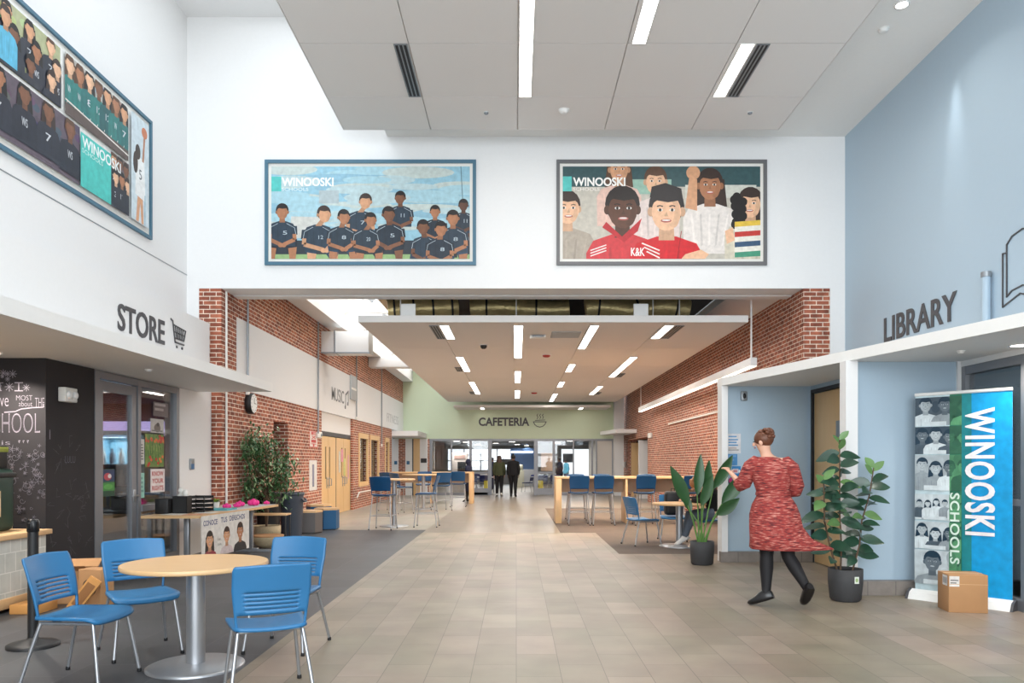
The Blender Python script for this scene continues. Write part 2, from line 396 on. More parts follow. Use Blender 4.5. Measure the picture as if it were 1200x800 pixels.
# ------------------------------------------------------------------ the setting
def cells(a0, a1, b0, b1, holes):
    A = sorted({a0,a1,*[h[0] for h in holes],*[h[1] for h in holes]}); B = sorted({b0,b1,*[h[2] for h in holes],*[h[3] for h in holes]})
    for i in range(len(A)-1):
        for j in range(len(B)-1):
            ca, cb = (A[i]+A[i+1])/2, (B[j]+B[j+1])/2
            if not any(h[0]<ca<h[1] and h[2]<cb<h[3] for h in holes): yield A[i],A[i+1],B[j],B[j+1]
def wall_y(mb, x0, x1, y0, y1, z0, z1, holes=(), mi=0):    # wall running along y
    for a,b,c,d in cells(y0,y1,z0,z1,holes): mb.box(x0,x1,a,b,c,d,mi)
def wall_x(mb, y0, y1, x0, x1, z0, z1, holes=(), mi=0):    # wall running along x
    for a,b,c,d in cells(x0,x1,z0,z1,holes): mb.box(a,b,y0,y1,c,d,mi)
def slab(mb, z0, z1, x0, x1, y0, y1, holes=(), mi=0):
    for a,b,c,d in cells(x0,x1,y0,y1,holes): mb.box(a,b,c,d,z0,z1,mi)

YH = 12.8     # front face of the tall header wall
f = MB()
for (x0,x1,y0,y1,mi) in ((-1.92,9.4,-4.2,12.1,0),(-1.92,1.62,12.1,15.7,0),(-9.4,-1.92,-4.2,16.4,1),(1.62,9.4,12.1,15.7,2),(.9,9.4,15.7,24,2),
                         (-1.92,.9,15.7,24,3),(-9.4,-1.92,16.4,33.5,4),(-1.92,9.4,24,33.5,3),(-9.4,9.4,33.5,52,4)):
    f.box(x0,x1,y0,y1,-.2,0,mi)
struct('floor', f, [M_TILE, M_SLATE, M_CARPET, M_TAUPE, M_LGREY])

# lobby: tall left wall, store wall, canopy
w = MB(); w.box(-5.9,-5.49,-4.2,13.6,3.74,9.0); w.box(-5.9,-5.08,-4.2,12.72,2.71,3.74,0)
struct('wall_left', w, M_WHITE)
w = MB(); w.box(-5.49,-5.484,-4.2,12.8,4.555,4.567); struct('trim_1', w, M_GREY)
c = MB(); c.box(-9.2,-3.9,-4.2,12.3,2.57,2.71); struct('ceiling', c, M_FASCIA)
w = MB(); w.box(-5.29,-5.08,11.56,12.3,0,2.565); w.box(-5.29,-5.08,12.3,12.79,0,2.705); struct('wall_left', w, M_WHITE)
w = MB(); w.box(-5.25,-5.08,8.5,9.25,0,2.57); w.box(-9.2,-5.08,8.29,8.5,0,2.57); chalk = struct('wall_left', w, M_CHALK)
# header wall, jambs
w = MB(); w.box(-5.49,5.48,YH,13.3,4.34,9.0); w.box(-5.49,5.48,13.3,13.36,4.42,5.0,1); w.box(-5.49,5.48,13.36,13.62,4.33,6.2)
w.box(-5.49,-5.29,YH,13.6,0,4.34); w.box(5.23,5.48,YH,13.6,0,4.34)
struct('wall_back', w, [M_WHITE, M_LETTER])
# lobby ceilings and skylight well
c = MB(); slab(c, 6.87, 7.05, -2.0, 5.7, -4.2, YH); c.box(-2.15,-2.0,-4.2,YH,6.87,8.9)
struct('ceiling', c, M_WHITE2)
c = MB(); slab(c, 8.86, 9.05, -5.9, -2.0, -4.2, YH, [(-4.45,-2.35,3.0,12.3)]); struct('ceiling', c, M_WHITE)
g = MB()
for k in range(5): g.box(-4.5,-2.3,3.0+k*2.3,3.06+k*2.3,9.06,9.14)
g.box(-4.5,-4.44,2.95,12.35,9.06,9.14); g.box(-2.36,-2.3,2.95,12.35,9.06,9.14)
wn = struct('window_1', g, M_ALU)
p = MB(); p.box(-4.44,-2.36,3.0,12.3,9.09,9.10); p.build('pane', M_GLASS, wn)

# entrance wall behind the camera
w = MB(); wall_x(w, -4.2, -4.0, -9.3, 9.3, 0, 9, [(-4.5,4.5,0,6.6)]); struct('wall_front', w, M_WHITE)
fr = MB()
for k in range(7): fr.box(-4.5+k*1.5-.03*(k>0),-4.5+k*1.5+.03*(k<6),-4.14,-4.06,0,6.6)
fr.box(-4.5,4.5,-4.138,-4.062,2.4,2.48); fr.box(-4.5,4.5,-4.138,-4.062,6.54,6.6)
wn = struct('window_2', fr, M_ALU)
p = MB(); p.box(-4.5,4.5,-4.11,-4.10,0,6.6); p.build('pane', M_GLASS, wn)
# outer shell
w = MB(); w.box(-9.4,-9.2,-4.2,52,0,9); struct('wall_left', w, mat('shell_paint', S(150,150,148), .8))
w = MB(); w.box(9.2,9.4,-4.2,52,0,9); struct('wall_right', w, MATS['shell_paint'])

# library side: tall blue wall, splayed ledge, alcoves
w = MB(); w.box(5.48,5.7,-4.2,13.6,2.5,7.0); struct('wall_right', w, M_BLUE)
w = MB(); w.prism([(5.48,.46),(5.48,11.35),(2.97,11.35),(2.97,11.1)], 2.55, 2.665); struct('ceiling', w, M_FASCIA)
w = MB(); w.prism([(9.2,-4.2),(9.2,11.35),(5.48,11.35),(5.48,-4.2)], 2.55, 2.665); struct('ceiling', w, M_WHITE2)
w = MB(); w.box(2.97,3.06,11.1,11.33,0,2.55,0); w.box(3.06,4.45,11.2,11.33,0,2.55,1)
wall_y(w, 4.29, 4.45, 8.59, 11.2, 0, 2.55, [(9.9,11.12,0,2.46)], 1)
w.box(4.45,9.2,11.2,11.33,0,2.55,1)
struct('wall_right', w, [M_WHITE, M_BLUE])
w = MB(); w.box(3.58,3.71,8.34,8.5,0,2.55,0); w.box(3.71,4.84,8.45,8.6,0,2.55,1); w.box(4.84,4.98,8.42,8.6,0,2.55,0)
struct('wall_right', w, [M_WHITE, M_BLUE])
b = MB(); b.box(2.955,4.28,11.085,11.19,0,.15); b.box(3.57,4.83,8.33,8.44,0,.155); struct('baseboard_right', b, M_BASE)
# library door (on the side wall of the alcove)
d = MB(); d.box(4.27,4.30,9.88,11.14,2.44,2.49,0); d.box(4.27,4.30,11.09,11.14,0,2.44,0); d.box(4.27,4.30,9.88,9.93,0,2.44,0)
dr = struct('door_1', d, M_BLACK)
p = MB(); p.rbox(4.30,4.345,9.94,11.08,.01,2.43,.004); p.build('door_leaf', M_DOORW, dr)
p = MB(); p.rbox(4.285,4.30,10.05,10.30,1.78,2.0,.003); p.build('vision_panel', M_GREY, dr)
p = MB(); p.tube([(4.29,10.02,1.0),(4.24,10.02,1.0),(4.24,10.14,1.0)], .011); p.build('handle', M_GREY, dr)
# library storefront
fr = MB(); ys = [8.40,7.38,6.3,5.2,4.1,3.0]
for y in ys: fr.box(4.88,4.98,y-.05,y+.05,0,2.49)
fr.box(4.883,4.977,2.95,8.35,2.40,2.488); fr.box(4.883,4.977,2.95,8.35,0.001,.12); fr.box(4.883,4.977,2.95,8.35,1.02,1.08)
wn = struct('window_3', fr, M_ALU)
p = MB(); p.box(4.925,4.935,2.95,8.4,.12,2.4); p.build('pane', M_GLASSD, wn)
w = MB(); w.box(4.875,4.985,2.95,8.41,2.49,2.549); w.box(4.88,5.0,-4.2,2.95,0,2.55,0); struct('wall_right', w, M_WHITE)

# store front
fr = MB(); X0, X1 = -5.16, -5.07
for (a, b2) in ((9.25,9.35),(10.30,10.38),(11.47,11.56)): fr.box(X0,X1,a,b2,0,2.56)
fr.box(X0+.003,X1-.003,9.35,11.47,2.47,2.558); fr.box(X0+.003,X1-.003,10.38,11.47,0.001,.12); fr.box(X0,X1+.02,10.381,11.469,.78,.86)
wn = struct('window_4', fr, M_ALU)
p = MB(); p.box(-5.12,-5.11,10.38,11.47,.86,2.47); p.box(-5.12,-5.11,10.38,11.47,.12,.78); p.build('pane', M_GLASS, wn)
d = MB(); xa, xb = -5.145, -5.085
d.box(xa,xb,9.37,9.45,.02,2.45); d.box(xa,xb,10.16,10.28,.02,2.45); d.box(xa,xb,9.45,10.16,2.33,2.45); d.box(xa,xb,9.45,10.16,.02,.27)
dr = struct('door_2', d, M_ALU)
p = MB(); p.box(-5.12,-5.11,9.45,10.16,.27,2.33); p.build('pane', M_GLASS, dr)
p = MB(); p.tube([(-5.09,10.22,1.0),(-5.03,10.22,1.0),(-5.03,10.08,1.0)], .014); p.rbox(-5.09,-5.075,10.19,10.25,.92,1.08,.004); p.build('handle', M_SILVER, dr)
# store inside
w = MB(); w.box(-9.2,-5.3,14.8,15.0,0,2.57); w.box(-9.2,-5.3,8.51,8.6,0,2.57); w.box(-9.19,-9.1,8.6,14.8,0,2.57)
struct('wall_store', w, mat('store_dark_paint', S(74,62,72), .8))
c = MB(); c.box(-9.2,-5.3,12.3,15,2.57,2.71); struct('ceiling', c, MATS['store_dark_paint'])

# brick hall walls
LX = -4.93
holes = [(15.6,16.6,0,2.28),(19.45,23.15,0,2.74),(24.1,25.4,.78,2.24),(25.95,27.4,.78,2.24),(28.9,29.6,.78,2.2)]
w = MB(); wall_y(w, -5.3, LX, 13.5, 30.4, 0, 2.74, holes); w.box(-5.3,LX,13.5,33.4,4.0,4.93); w.box(-5.29,-4.92,YH+.01,13.5,0,4.34); w.box(-5.3,-4.93,13.62,33.4,4.93,5.1)
struct('wall_left', w, M_BRICK)
w = MB(); w.box(-5.29,-4.915,13.52,33.4,2.74,4.0); w.box(-5.2,-5.0,19.45,23.15,2.25,2.74,0); w.box(-5.25,-5.0,19.45,23.15,2.14,2.25,1)
struct('wall_left', w, [M_WHITE, M_LETTER])
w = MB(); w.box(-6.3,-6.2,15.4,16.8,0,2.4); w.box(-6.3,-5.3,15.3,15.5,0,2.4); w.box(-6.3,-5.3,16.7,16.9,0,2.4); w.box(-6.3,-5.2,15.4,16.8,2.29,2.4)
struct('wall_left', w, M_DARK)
RX = 4.79
w = MB(); wall_y(w, RX, 5.2, 13.4, 34.2, 0, 4.40, [(28.0,33.0,0,2.36)]); w.box(4.79,5.23,YH+.01,13.42,0,4.34)
struct('wall_right', w, M_BRICK)
for (y0,y1) in ((24.1,25.4),(25.95,27.4),(28.9,29.6)):
    fr = MB()
    for a,b2,c0,c1 in cells(y0-.12,y1+.12,.68,2.36,[(y0+.03,y1-.03,.82,2.2)]): fr.box(-4.96,-4.90,a,b2,c0,c1)
    wn = struct('window_5', fr, M_DOORW)
    p = MB(); p.box(-5.02,-5.01,y0,y1,.78,2.24); p.build('pane', M_GLASSD, wn)
# right doors alcove
w = MB(); w.box(6.2,6.3,27.5,33.4,0,2.5); w.box(5.2,6.3,27.7,27.9,0,2.5); w.box(5.2,6.3,33.1,33.3,0,2.5); w.box(4.9,6.3,27.7,33.3,2.37,2.5)
struct('wall_right', w, MATS['store_dark_paint'])
w = MB(); w.box(4.83,5.6,32.2,32.28,0,2.25); struct('door_3', w, M_DOORW)
w = MB(); w.box(4.83,5.5,30.2,30.4,0,2.3); struct('trim_2', w, M_WHITE)
# hall soffits, plenum, skylight well
c = MB(); c.box(LX,-4.5,13.62,33.4,4.93,5.1); c.box(-4.62,-4.5,13.62,33.4,5.1,6.4); struct('ceiling', c, M_WHITE)
c = MB(); c.box(3.8,5.3,13.62,33.4,4.40,4.55); struct('ceiling', c, M_WHITE2)
c = MB(); c.box(-3.15,-2.98,13.62,33.4,5.15,6.4); struct('trim_3', c, mat('tan_board', S(200,172,130), .7))
c = MB(); c.box(-2.98,5.3,13.62,33.4,5.8,6.0); struct('ceiling', c, M_DARK)
g = MB()
for k in range(8): g.box(-4.5,-3.15,15.0+k*2.55,15.12+k*2.55,5.35,5.6)
for k in range(8):
    for s in (0,1): g.tube([(-4.5,15.06+k*2.55,6.3),(-3.82,15.06+k*2.55,5.5)] if s else [(-3.15,15.06+k*2.55,6.3),(-3.82,15.06+k*2.55,5.5)], .04, 6)
g.box(-4.62,-3.0,13.62,33.4,6.42,6.46) if False else None
for k in range(17): g.box(-4.62,-2.98,13.65+k*1.2,13.70+k*1.2,6.4,6.46)
wn = struct('window_6', g, M_WHITE)
p = MB(); p.box(-4.62,-2.98,13.62,33.4,6.44,6.45); p.build('pane', M_GLASS, wn)
# far green wall, end corridor pieces
w = MB(); w.box(-5.3,4.3,33.4,33.6,2.45,6.4); struct('wall_back', w, M_GREEN)
w = MB(); w.box(4.22,4.62,33.0,33.6,0,4.40); struct('wall_back', w, M_WHITE)
c = MB(); c.box(-2.6,3.9,31.75,33.4,3.71,3.80); struct('ceiling', c, M_PANEL)
c = MB(); c.box(-5.3,-3.9,30.4,33.4,2.48,2.68); struct('ceiling', c, M_WHITE)
c = MB(); c.prism([(4.79,30.5),(4.79,33.0),(3.6,33.0),(3.95,30.5)], 2.6, 2.75); struct('ceiling', c, M_WHITE)
w = MB()
for (a,b2,mi) in ((460,467,0),(467,475,1),(475,483,2),(483,484.5,3),(484.5,492,4),(492,501,0),(501,505,1)):
    w.box((a-PX)/F*33.4, (b2-PX)/F*33.4, 33.4, 33.55, 0, 2.45, mi)
w.box(-9.2,(460-PX)/F*33.4,33.4,33.55,0,2.6,0)
struct('wall_back', w, [M_WHITE, M_BRICK, M_FASCIA, M_LETTER, M_DOORW])
# cafeteria glass wall
fr = MB(); Y0, Y1 = 33.38, 33.46
for a, wd in ((505,3),(529,1.6),(551.5,3),(574,4.5),(628,4.5),(649,3),(672,1.5),(694,2),(699,1.2),(718,2)):
    x = (a-PX)/F*33.4; fr.box(x-wd*.0186, x+wd*.0186, Y0, Y1, 0, 2.45)
Y0, Y1 = 33.384, 33.456
fr.box(-3.75,4.22,Y0,Y1,2.36,2.448); fr.box(-3.75,-1.2,Y0,Y1,0.001,.12); fr.box(1.75,4.22,Y0,Y1,0.001,.12)
fr.box(-2.0,-1.15,Y0,Y1,.02,.3); fr.box(.85,1.7,Y0,Y1,.02,.3); fr.box(-2.0,-1.15,Y0,Y1,.95,1.02); fr.box(.85,1.7,Y0,Y1,.95,1.02)
wn = struct('window_7', fr, M_ALU)
p = MB(); p.box(-3.75,-1.2,33.415,33.425,.12,2.36); p.box(.9,2.9,33.415,33.425,.12,2.36); p.build('pane', M_GLASS, wn)
p = MB(); p.box((699-PX)/F*33.4,(717-PX)/F*33.4,33.42,33.44,.1,2.36); p.build('frosted_pane', mat('frosted_film', S(206,200,192), .6), wn)
# cafeteria room
w = MB(); wall_x(w, 51, 51.3, -9.3, 9.3, 0, 3, [(-4.6,-.2,.9,2.3),(.5,1.3,.9,2.3),(3.0,7.0,.5,2.3)]); w.box(-9.3,-3.9,36.5,36.7,0,2.6,0); w.box(3.6,9.3,38.0,38.2,0,2.6,0)
struct('wall_cafeteria', w, mat('cafeteria_wall', S(176,176,172), .7))
c = MB(); c.box(-9.3,9.3,33.6,51.3,2.62,2.8)
for k in range(6): c.box(-9.2,9.2,35.0+k*2.7,35.2+k*2.7,2.5,2.62,1)
struct('ceiling', c, [mat('cafeteria_ceiling', S(120,108,100), .8), M_GREY])
fr = MB()
for x in (-4.6,-3.5,-2.4,-1.3,-.25): fr.box(x,x+.06,51.05,51.15,.9,2.3)
fr.box(-4.6,-.2,51.05,51.15,1.5,1.55)
wn = struct('window_8', fr, M_ALU)
p = MB(); p.box(-4.6,-.2,51.09,51.1,.9,2.3); p.build('pane', M_GLASS, wn)

# suspended ceiling rafts: real panels with open joints
def raft(xs, ys, z, th, name='ceiling'):
    m = MB()
    for i in range(len(xs)-1):
        for j in range(len(ys)-1):
            m.box(xs[i]+.006,xs[i+1]-.006,ys[j]+.006,ys[j+1]-.006,z,z+.03)
    m.box(xs[0]+.012,xs[-1]-.012,ys[0]+.012,ys[-1]-.012,z+.031,z+th)
    m.box(xs[0]-.01,xs[0],ys[0],ys[-1],z-.001,z+th); m.box(xs[-1],xs[-1]+.01,ys[0],ys[-1],z-.001,z+th); m.box(xs[0]-.01,xs[-1]+.01,ys[-1],ys[-1]+.01,z-.001,z+th); m.box(xs[0]-.01,xs[-1]+.01,ys[0]-.01,ys[0],z-.001,z+th)
    return struct(name, m, M_PANEL)
ZC = 6.68
raft([-2.716+1.3686*k for k in range(6)], [2.6,4.0,5.4,6.8,8.2,9.6,11.0,12.1], ZC, .1)
ZR = 3.93
raft([-2.80,-1.43,-.05,1.33,2.66,4.11], [13.65,16.8,19.9,22.9,25.9,28.9,31.7], ZR, .12)
m = MB()
for x in (-1.95, 2.25): m.box(x-.13,x+.13,13.85,13.9,4.05,4.30)
for x in (-2.2,0.,2.6,3.1): m.tube([(x,14.6,4.05),(x,14.6,5.8)], .012, 6)
struct('trim_4', m, M_FASCIA)
# ------------------------------------------------------------------ ceiling fixtures
_nlight = 0
WHERE1 = ['above the lobby centre, longest strip of the front ceiling raft', 'right of the centre strip in the front ceiling raft', 'beside the air slot at the right of the front ceiling raft']
def strip(x0, x1, y0, y1, z, label, group, m=None, watts=0):
    t = thing('ceiling_light', label, 'ceiling light', ((x0+x1)/2,(y0+y1)/2,z-.012), 0, group)
    a = MB()
    for (p,q,r,s) in ((x0-.012,x0,y0-.012,y1+.012),(x1,x1+.012,y0-.012,y1+.012),(x0,x1,y0-.012,y0),(x0,x1,y1,y1+.012)): a.box(p,q,r,s,z-.012,z-.001)
    a.build('frame', M_FASCIA, t)
    d = MB(); d.box(x0,x1,y0,y1,z-.009,z-.001); d.build('diffuser', m or M_LAMP, t)
    if watts: area('strip_lamp', (0,0,-.02), (0,0,0), x1-x0, y1-y0, watts, (1.0,.96,.91), t)
    return t
def airslot(x0, x1, y0, y1, z, label, group):
    t = thing('air_slot', label, 'air vent', ((x0+x1)/2,(y0+y1)/2,z-.012), 0, group)
    a = MB(); n = 4; wd = (x1-x0)
    for k in range(n): a.box(x0+wd*k/(n-1)-.008, x0+wd*k/(n-1)+.008, y0, y1, z-.014, z-.001)
    a.box(x0,x1,y0,y0+.01,z-.014,z-.001); a.box(x0,x1,y1-.01,y1,z-.014,z-.001)
    a.build('frame', M_GREY, t)
    b = MB(); b.box(x0,x1,y0,y1,z-.004,z-.001); b.build('dark_slot', M_BLACK, t)
G1 = 'strip lights in the front ceiling raft'
strip(.045,.205,6.8,10.99,ZC,'long white strip light at the middle of the front ceiling raft',G1,watts=50)
strip(1.45,1.61,4.0,9.59,ZC,'white strip light right of the middle one in the front ceiling raft',G1,watts=50)
strip(2.82,2.98,9.61,10.99,ZC,'short white strip light beside the right air slot of the front ceiling raft',G1,watts=22)
airslot(-1.53,-1.37,9.61,10.99,ZC,'dark three-line air slot at the left of the front ceiling raft','air slots in the front ceiling raft')
airslot(3.02,3.17,9.61,10.99,ZC,'dark air slot beside the short strip light of the front ceiling raft','air slots in the front ceiling raft')
G2 = 'strip lights in the hall ceiling raft'
rows = [('left row', [(-1.39,-1.235,13.95,15.45),(-1.42,-1.26,18.15,21.0),(-1.47,-1.31,23.9,28.0)], -1),
        ('second row from the left', [(-.04,.12,13.95,18.3),(-.04,.12,21.0,24.0),(-.04,.12,26.6,29.8)], 0),
        ('third row from the left', [(1.35,1.5,13.95,16.8),(1.35,1.5,19.5,21.1),(1.35,1.5,23.8,25.4),(1.35,1.5,27.9,31.4)], 0),
        ('right row', [(2.70,2.86,13.95,15.4),(2.70,2.86,18.15,22.4),(2.68,2.84,25.2,28.2)], 1)]
NTH = ['nearest', 'second', 'third', 'fourth and farthest']
for rn, ls, vs in rows:
    for i,(x0,x1,y0,y1) in enumerate(ls):
        last = i == len(ls)-1
        strip(x0,x1,y0,y1,ZR, f"white strip light in the hall raft, {'farthest' if last else NTH[i]} of its {rn}", G2, watts=11*(y1-y0))
        if vs and i < 3:
            xv = x0-.19 if vs < 0 else x1+.04
            airslot(xv, xv+.15, y0 if i==0 else y1-.9, y1 if i==0 else y1, ZR, f"{'small ' if i else ''}air slot beside the {NTH[i]} strip light in the {rn} of the hall raft", 'air slots in the hall ceiling raft')
t = strip(-1.5,-1.36,32.0,33.0,3.71,'short strip light in the lower ceiling at the left, in front of the green wall','strip lights in the lower end ceiling')
t = strip(2.66,2.8,32.0,33.0,3.71,'short strip light in the lower ceiling at the right, in front of the green wall','strip lights in the lower end ceiling')
def dome(name, label, cat, x, y, z, r, h, m, base=None, group=None):
    t = thing(name, label, cat, (x,y,z-h), 0, group)
    a = MB(); a.lathe([(r*.5,0),(r*.85,h*.2),(r,h*.6),(r,h*.98)], (x,y,z-h), 18); a.build('dome', m, t)
    b = MB(); b.lathe([(r*1.25,h*.8),(r*1.25,h*.99)], (x,y,z-h), 18); b.build('base_plate', base or M_FASCIA, t)
dome('sprinkler_cap','small white sprinkler cap in the front raft below the left of the two middle panels','sprinkler',-.45,11.5,ZC,.035,.03,M_GREY)
dome('smoke_detector','round white smoke detector in the front ceiling raft, above the gap between posters','smoke detector',.71,11.42,ZC,.07,.05,M_FASCIA)
dome('sprinkler_cap','small sprinkler cap at the right rear panel of the front raft','sprinkler',3.5,11.5,ZC,.035,.03,M_GREY)
dome('sprinkler_cap','sprinkler cap on the ceiling strip between the raft and the blue wall','sprinkler',4.6,9.62,6.87,.06,.04,M_FASCIA)
dome('security_camera','dark dome camera under the hall raft near the left','security camera',-.69,16.25,ZR,.07,.09,M_BLACK)
dome('warning_light','red ceiling warning light, nearer of the two under the hall raft','warning light',.70,17.8,ZR,.09,.06,mat('red_plastic',S(170,50,44),.4),None,'red warning lights under the hall raft')
dome('warning_light','red ceiling warning light, farther of the two under the hall raft','warning light',.64,27.4,ZR,.11,.06,MATS['red_plastic'],None,'red warning lights under the hall raft')
t = thing('projector_bracket','white projector-like box under the front of the hall raft','ceiling unit',(.41,15.1,ZR-.06))
a = MB(); a.rbox(.27,.58,15.0,15.2,ZR-.05,ZR-.001,.01); a.build('body', M_FASCIA, t)
a = MB(); a.rbox(.31,.54,14.96,15.0,ZR-.04,ZR-.015,.004); a.build('lens_cover', M_GREY, t)
a = MB()
a.box(.68,1.24,14.62,15.3,ZR-.012,ZR-.001)
t = tag(a.build('return_grille', M_GREY), 'flat grey return air grille in the hall raft beside the third row of lights','air vent')
# recessed downlights
def downlight(x, y, z, r, label, group, watts=4, m=None):
    t = thing('downlight', label, 'downlight', (x,y,z-.012), 0, group)
    a = MB(); a.lathe([(r,0),(r*1.25,.0),(r*1.28,.006),(r*1.28,.011)], (x,y,z-.012), 20); a.build('trim_ring', M_FASCIA, t)
    b = MB(); b.lathe([(.001,-.001),(r*.98,-.001),(r*.98,.004)], (x,y,z-.012), 20); b.build('lamp', m or M_LAMP, t)
    if watts: area('down_lamp', (0,0,-.03), (0,0,0), .12, .12, watts, (1.0,.93,.84), t, spread=2.2)
GD = 'downlights under the library ledge'
downlight(4.35,9.85-.2,2.55,.075,'lit round downlight under the library ledge above the wooden door',GD,26)
downlight(4.72,7.2,2.55,.075,'lit round downlight under the library ledge in front of the banner','downlights under the library ledge',9)
downlight(4.85,4.8,2.55,.075,'lit round downlight under the library ledge out at the right edge',GD,26)
downlight(4.57,9.1,6.87,.07,'small bright downlight in the ceiling strip beside the blue wall','downlights beside the blue wall',6)
GS = 'downlights under the store canopy'
downlight(-5.35,7.85,2.57,.07,'lit downlight under the store canopy above the chalkboard',GS,26)
downlight(-4.5,5.5,2.57,.07,'downlight under the store canopy toward the front, out of frame',GS,26)
dome('sprinkler_cap','small sprinkler cap under the store canopy above the glass door','sprinkler',-4.45,9.3,2.57,.04,.03,M_FASCIA)
dome('sprinkler_cap','small sprinkler cap under the library ledge left of the banner downlight','sprinkler',4.4,7.6,2.55,.035,.03,M_FASCIA)
# added spot without a fixture, throws the pale streak on the blue wall
sp = bpy.data.lights.new('streak_spot', 'SPOT'); sp.energy = 80; sp.spot_size = .42; sp.spot_blend = 1; sp.shadow_soft_size = .05
so = bpy.data.objects.new('streak_spot', sp); COL.objects.link(so); so.location = (5.25,9.58,6.8); so.rotation_euler = (0, math.radians(-8), 0)

# pendant linear wall washer by the right brick wall
t = thing('pendant_light','long white linear pendant hung from a cable along the right brick wall','pendant light',(4.3,20.3,3.18))
a = MB(); a.rbox(4.24,4.36,13.9,26.7,3.19,3.34,.006); a.build('housing', M_WHITE, t)
a = MB(); a.box(4.25,4.35,13.92,26.68,3.182,3.19); a.build('diffuser', M_LAMPW, t)
a = MB(); a.tube([(4.30,14.05,3.34),(4.30,14.05,4.40)], .018, 6); a.build('cable', M_FASCIA, t)
a = MB(); a.tube([(4.30,26.5,3.34),(4.30,26.5,4.40)], .012, 6); a.build('cable', M_FASCIA, t)
area('pendant_lamp', (.0,.6,-.0), (0, math.radians(38), 0), .08, 12.2, 620, (1.0,.76,.50), t, spread=2.0)
# foil ducts above the raft
foil = mat('foil_insulation', S(214,194,140), .35, .55, noise=.3, nscale=6, bump=1.0, bscale=18)
def duct(pts, r, label):
    t = thing('foil_duct', label, 'air duct', tuple(Vector(pts[0])-Vector((0,0,r))), 0, 'ducts above the hall raft')
    P = [Vector(p) for p in pts]; rr = [r*(1+.06*math.sin(i*2.1)) for i in range(len(P))]
    a = MB(); a.tube(P, rr, 14); a.build('duct', foil, t)
    for i in range(1, len(P)-1, 3):
        b = MB(); b.lathe([(r*1.1,-.02),(r*1.1,.02)], P[i], 14, M=Matrix.Translation(P[i]) @ (P[i+1]-P[i]).to_track_quat('Z','Y').to_matrix().to_4x4() @ Matrix.Translation(-P[i])); b.build('strap', M_BLACK, t)
    for q in (P[1], P[-2]):
        b = MB(); b.tube([q, Vector((q.x,q.y,5.8))], .012, 6); b.build('hanger', M_GREY, t)
duct([(-2.55+.125*i, 15.25+.02*i, 4.46+.01*i) for i in range(12)], .2, 'crumpled foil duct above the left end of the hall raft')
duct([(-.95+.34*i, 15.9, 4.62+.03*math.sin(i)) for i in range(7)], .2, 'darker foil duct above the raft behind the left hanger')
duct([(1.4+.26*i, 15.5, 4.54+.04*math.sin(i*1.3)) for i in range(9)], .22, 'foil duct above the right half of the hall raft')
# white duct box on left wall
t = thing('duct_box','white boxed duct crossing from the brick wall below the hall skylight','air duct',(-4.33,19.7,4.19))
a = MB(); a.rbox(-4.93,-3.73,19.4,20.0,4.21,4.75,.01); a.build('casing', M_WHITE, t)
a = MB(); a.box(-4.60,-4.57,19.37,20.03,4.2,4.77); a.box(-4.93,-3.70,19.37,19.41,4.185,4.22); a.build('flange', M_GREY, t)
a = MB(); a.rbox(-4.91,-3.3,25.5,26.0,4.6,4.92,.01); tag(a.build('duct_box', M_WHITE), 'farther white duct box under the hall skylight','air duct')
# wall pipes
def pipe(y, z0, z1, label, g='conduit pipes on the left hall wall', r=.02, x=-4.885):
    t = thing('conduit_pipe', label, 'pipe', (x,y,z0), 0, g)
    a = MB(); a.tube([(x,y,z0),(x,y,z1)], r, 8); a.build('pipe', M_GREY, t)
    b = MB(); b.rbox(x-.03,x+.025,y-.045,y+.045,z0-.05,z0+.05,.008); b.build('junction_box', M_PAPER, t)
pipe(13.98, 2.72, 4.9, 'vertical pipe down the near end of the white band, above the clock')
pipe(18.95, 2.10, 4.9, 'vertical pipe running down to the red sign beside the wooden doors')
pipe(23.5, 2.78, 4.9, 'vertical pipe on the white band right of the music sign')
pipe(27.9, 2.05, 4.9, 'vertical pipe on the white band farthest along the hall wall')
a = MB(); a.tube([(-4.9,12.98,.0),(-4.9,12.98,4.33)], .02, 8); tag(a.build('conduit_pipe', M_PAPER), 'cream pipe on the brick pillar from floor to beam behind the table','pipe')
a = MB(); a.rbox(-4.913,-4.87,22.65,23.42,3.3,4.02,.006); a.box(-4.872,-4.862,22.69,23.38,3.6,3.66,1); tag(a.build('wall_vent',[mat('vent_grey',S(178,182,184),.6),M_PAPER]), 'flat grey panel at the top of the white band beside a pipe','wall panel')
# ------------------------------------------------------------------ lettering and signs
X, Y, Z = Vector((1,0,0)), Vector((0,1,0)), Vector((0,0,1))
SK = [S(236,188,152), S(214,160,122), S(176,120,86), S(128,84,60), S(96,62,46)]
HR = [S(30,24,24), S(56,40,34), S(90,62,44), S(22,18,20)]
a = MB(); letters(a, 'STORE', (-5.08,9.78,3.13), Y, Z, 1.30, .35, X, .012, .015)
tag(a.build('store_lettering', M_LETTER), 'dark grey STORE lettering on the white wall above the canopy', 'sign')
a = MB()      # shopping cart icon
def line3(mb, O, U, V, N, pts, wd, dep=.012):
    O = Vector(O)
    for p, q in zip(pts, pts[1:]):
        P0 = O+U*p[0]+V*p[1]; P1 = O+U*q[0]+V*q[1]; d = (P1-P0).normalized(); s = N.cross(d)*wd/2; e = d*wd*.3
        vs = [P0-s-e,P1-s+e,P1+s+e,P0+s-e]; vs += [v+N*dep for v in vs]
        mb.add(vs, [(3,2,1,0),(4,5,6,7),(0,1,5,4),(1,2,6,5),(2,3,7,6),(3,0,4,7)])
O = (-5.078,11.28,3.12)
line3(a, O,Y,Z,X, [(0,.43),(.06,.41),(.14,.11),(.44,.11)], .022)
line3(a, O,Y,Z,X, [(.07,.36),(.50,.33),(.44,.17),(.13,.17)], .018)
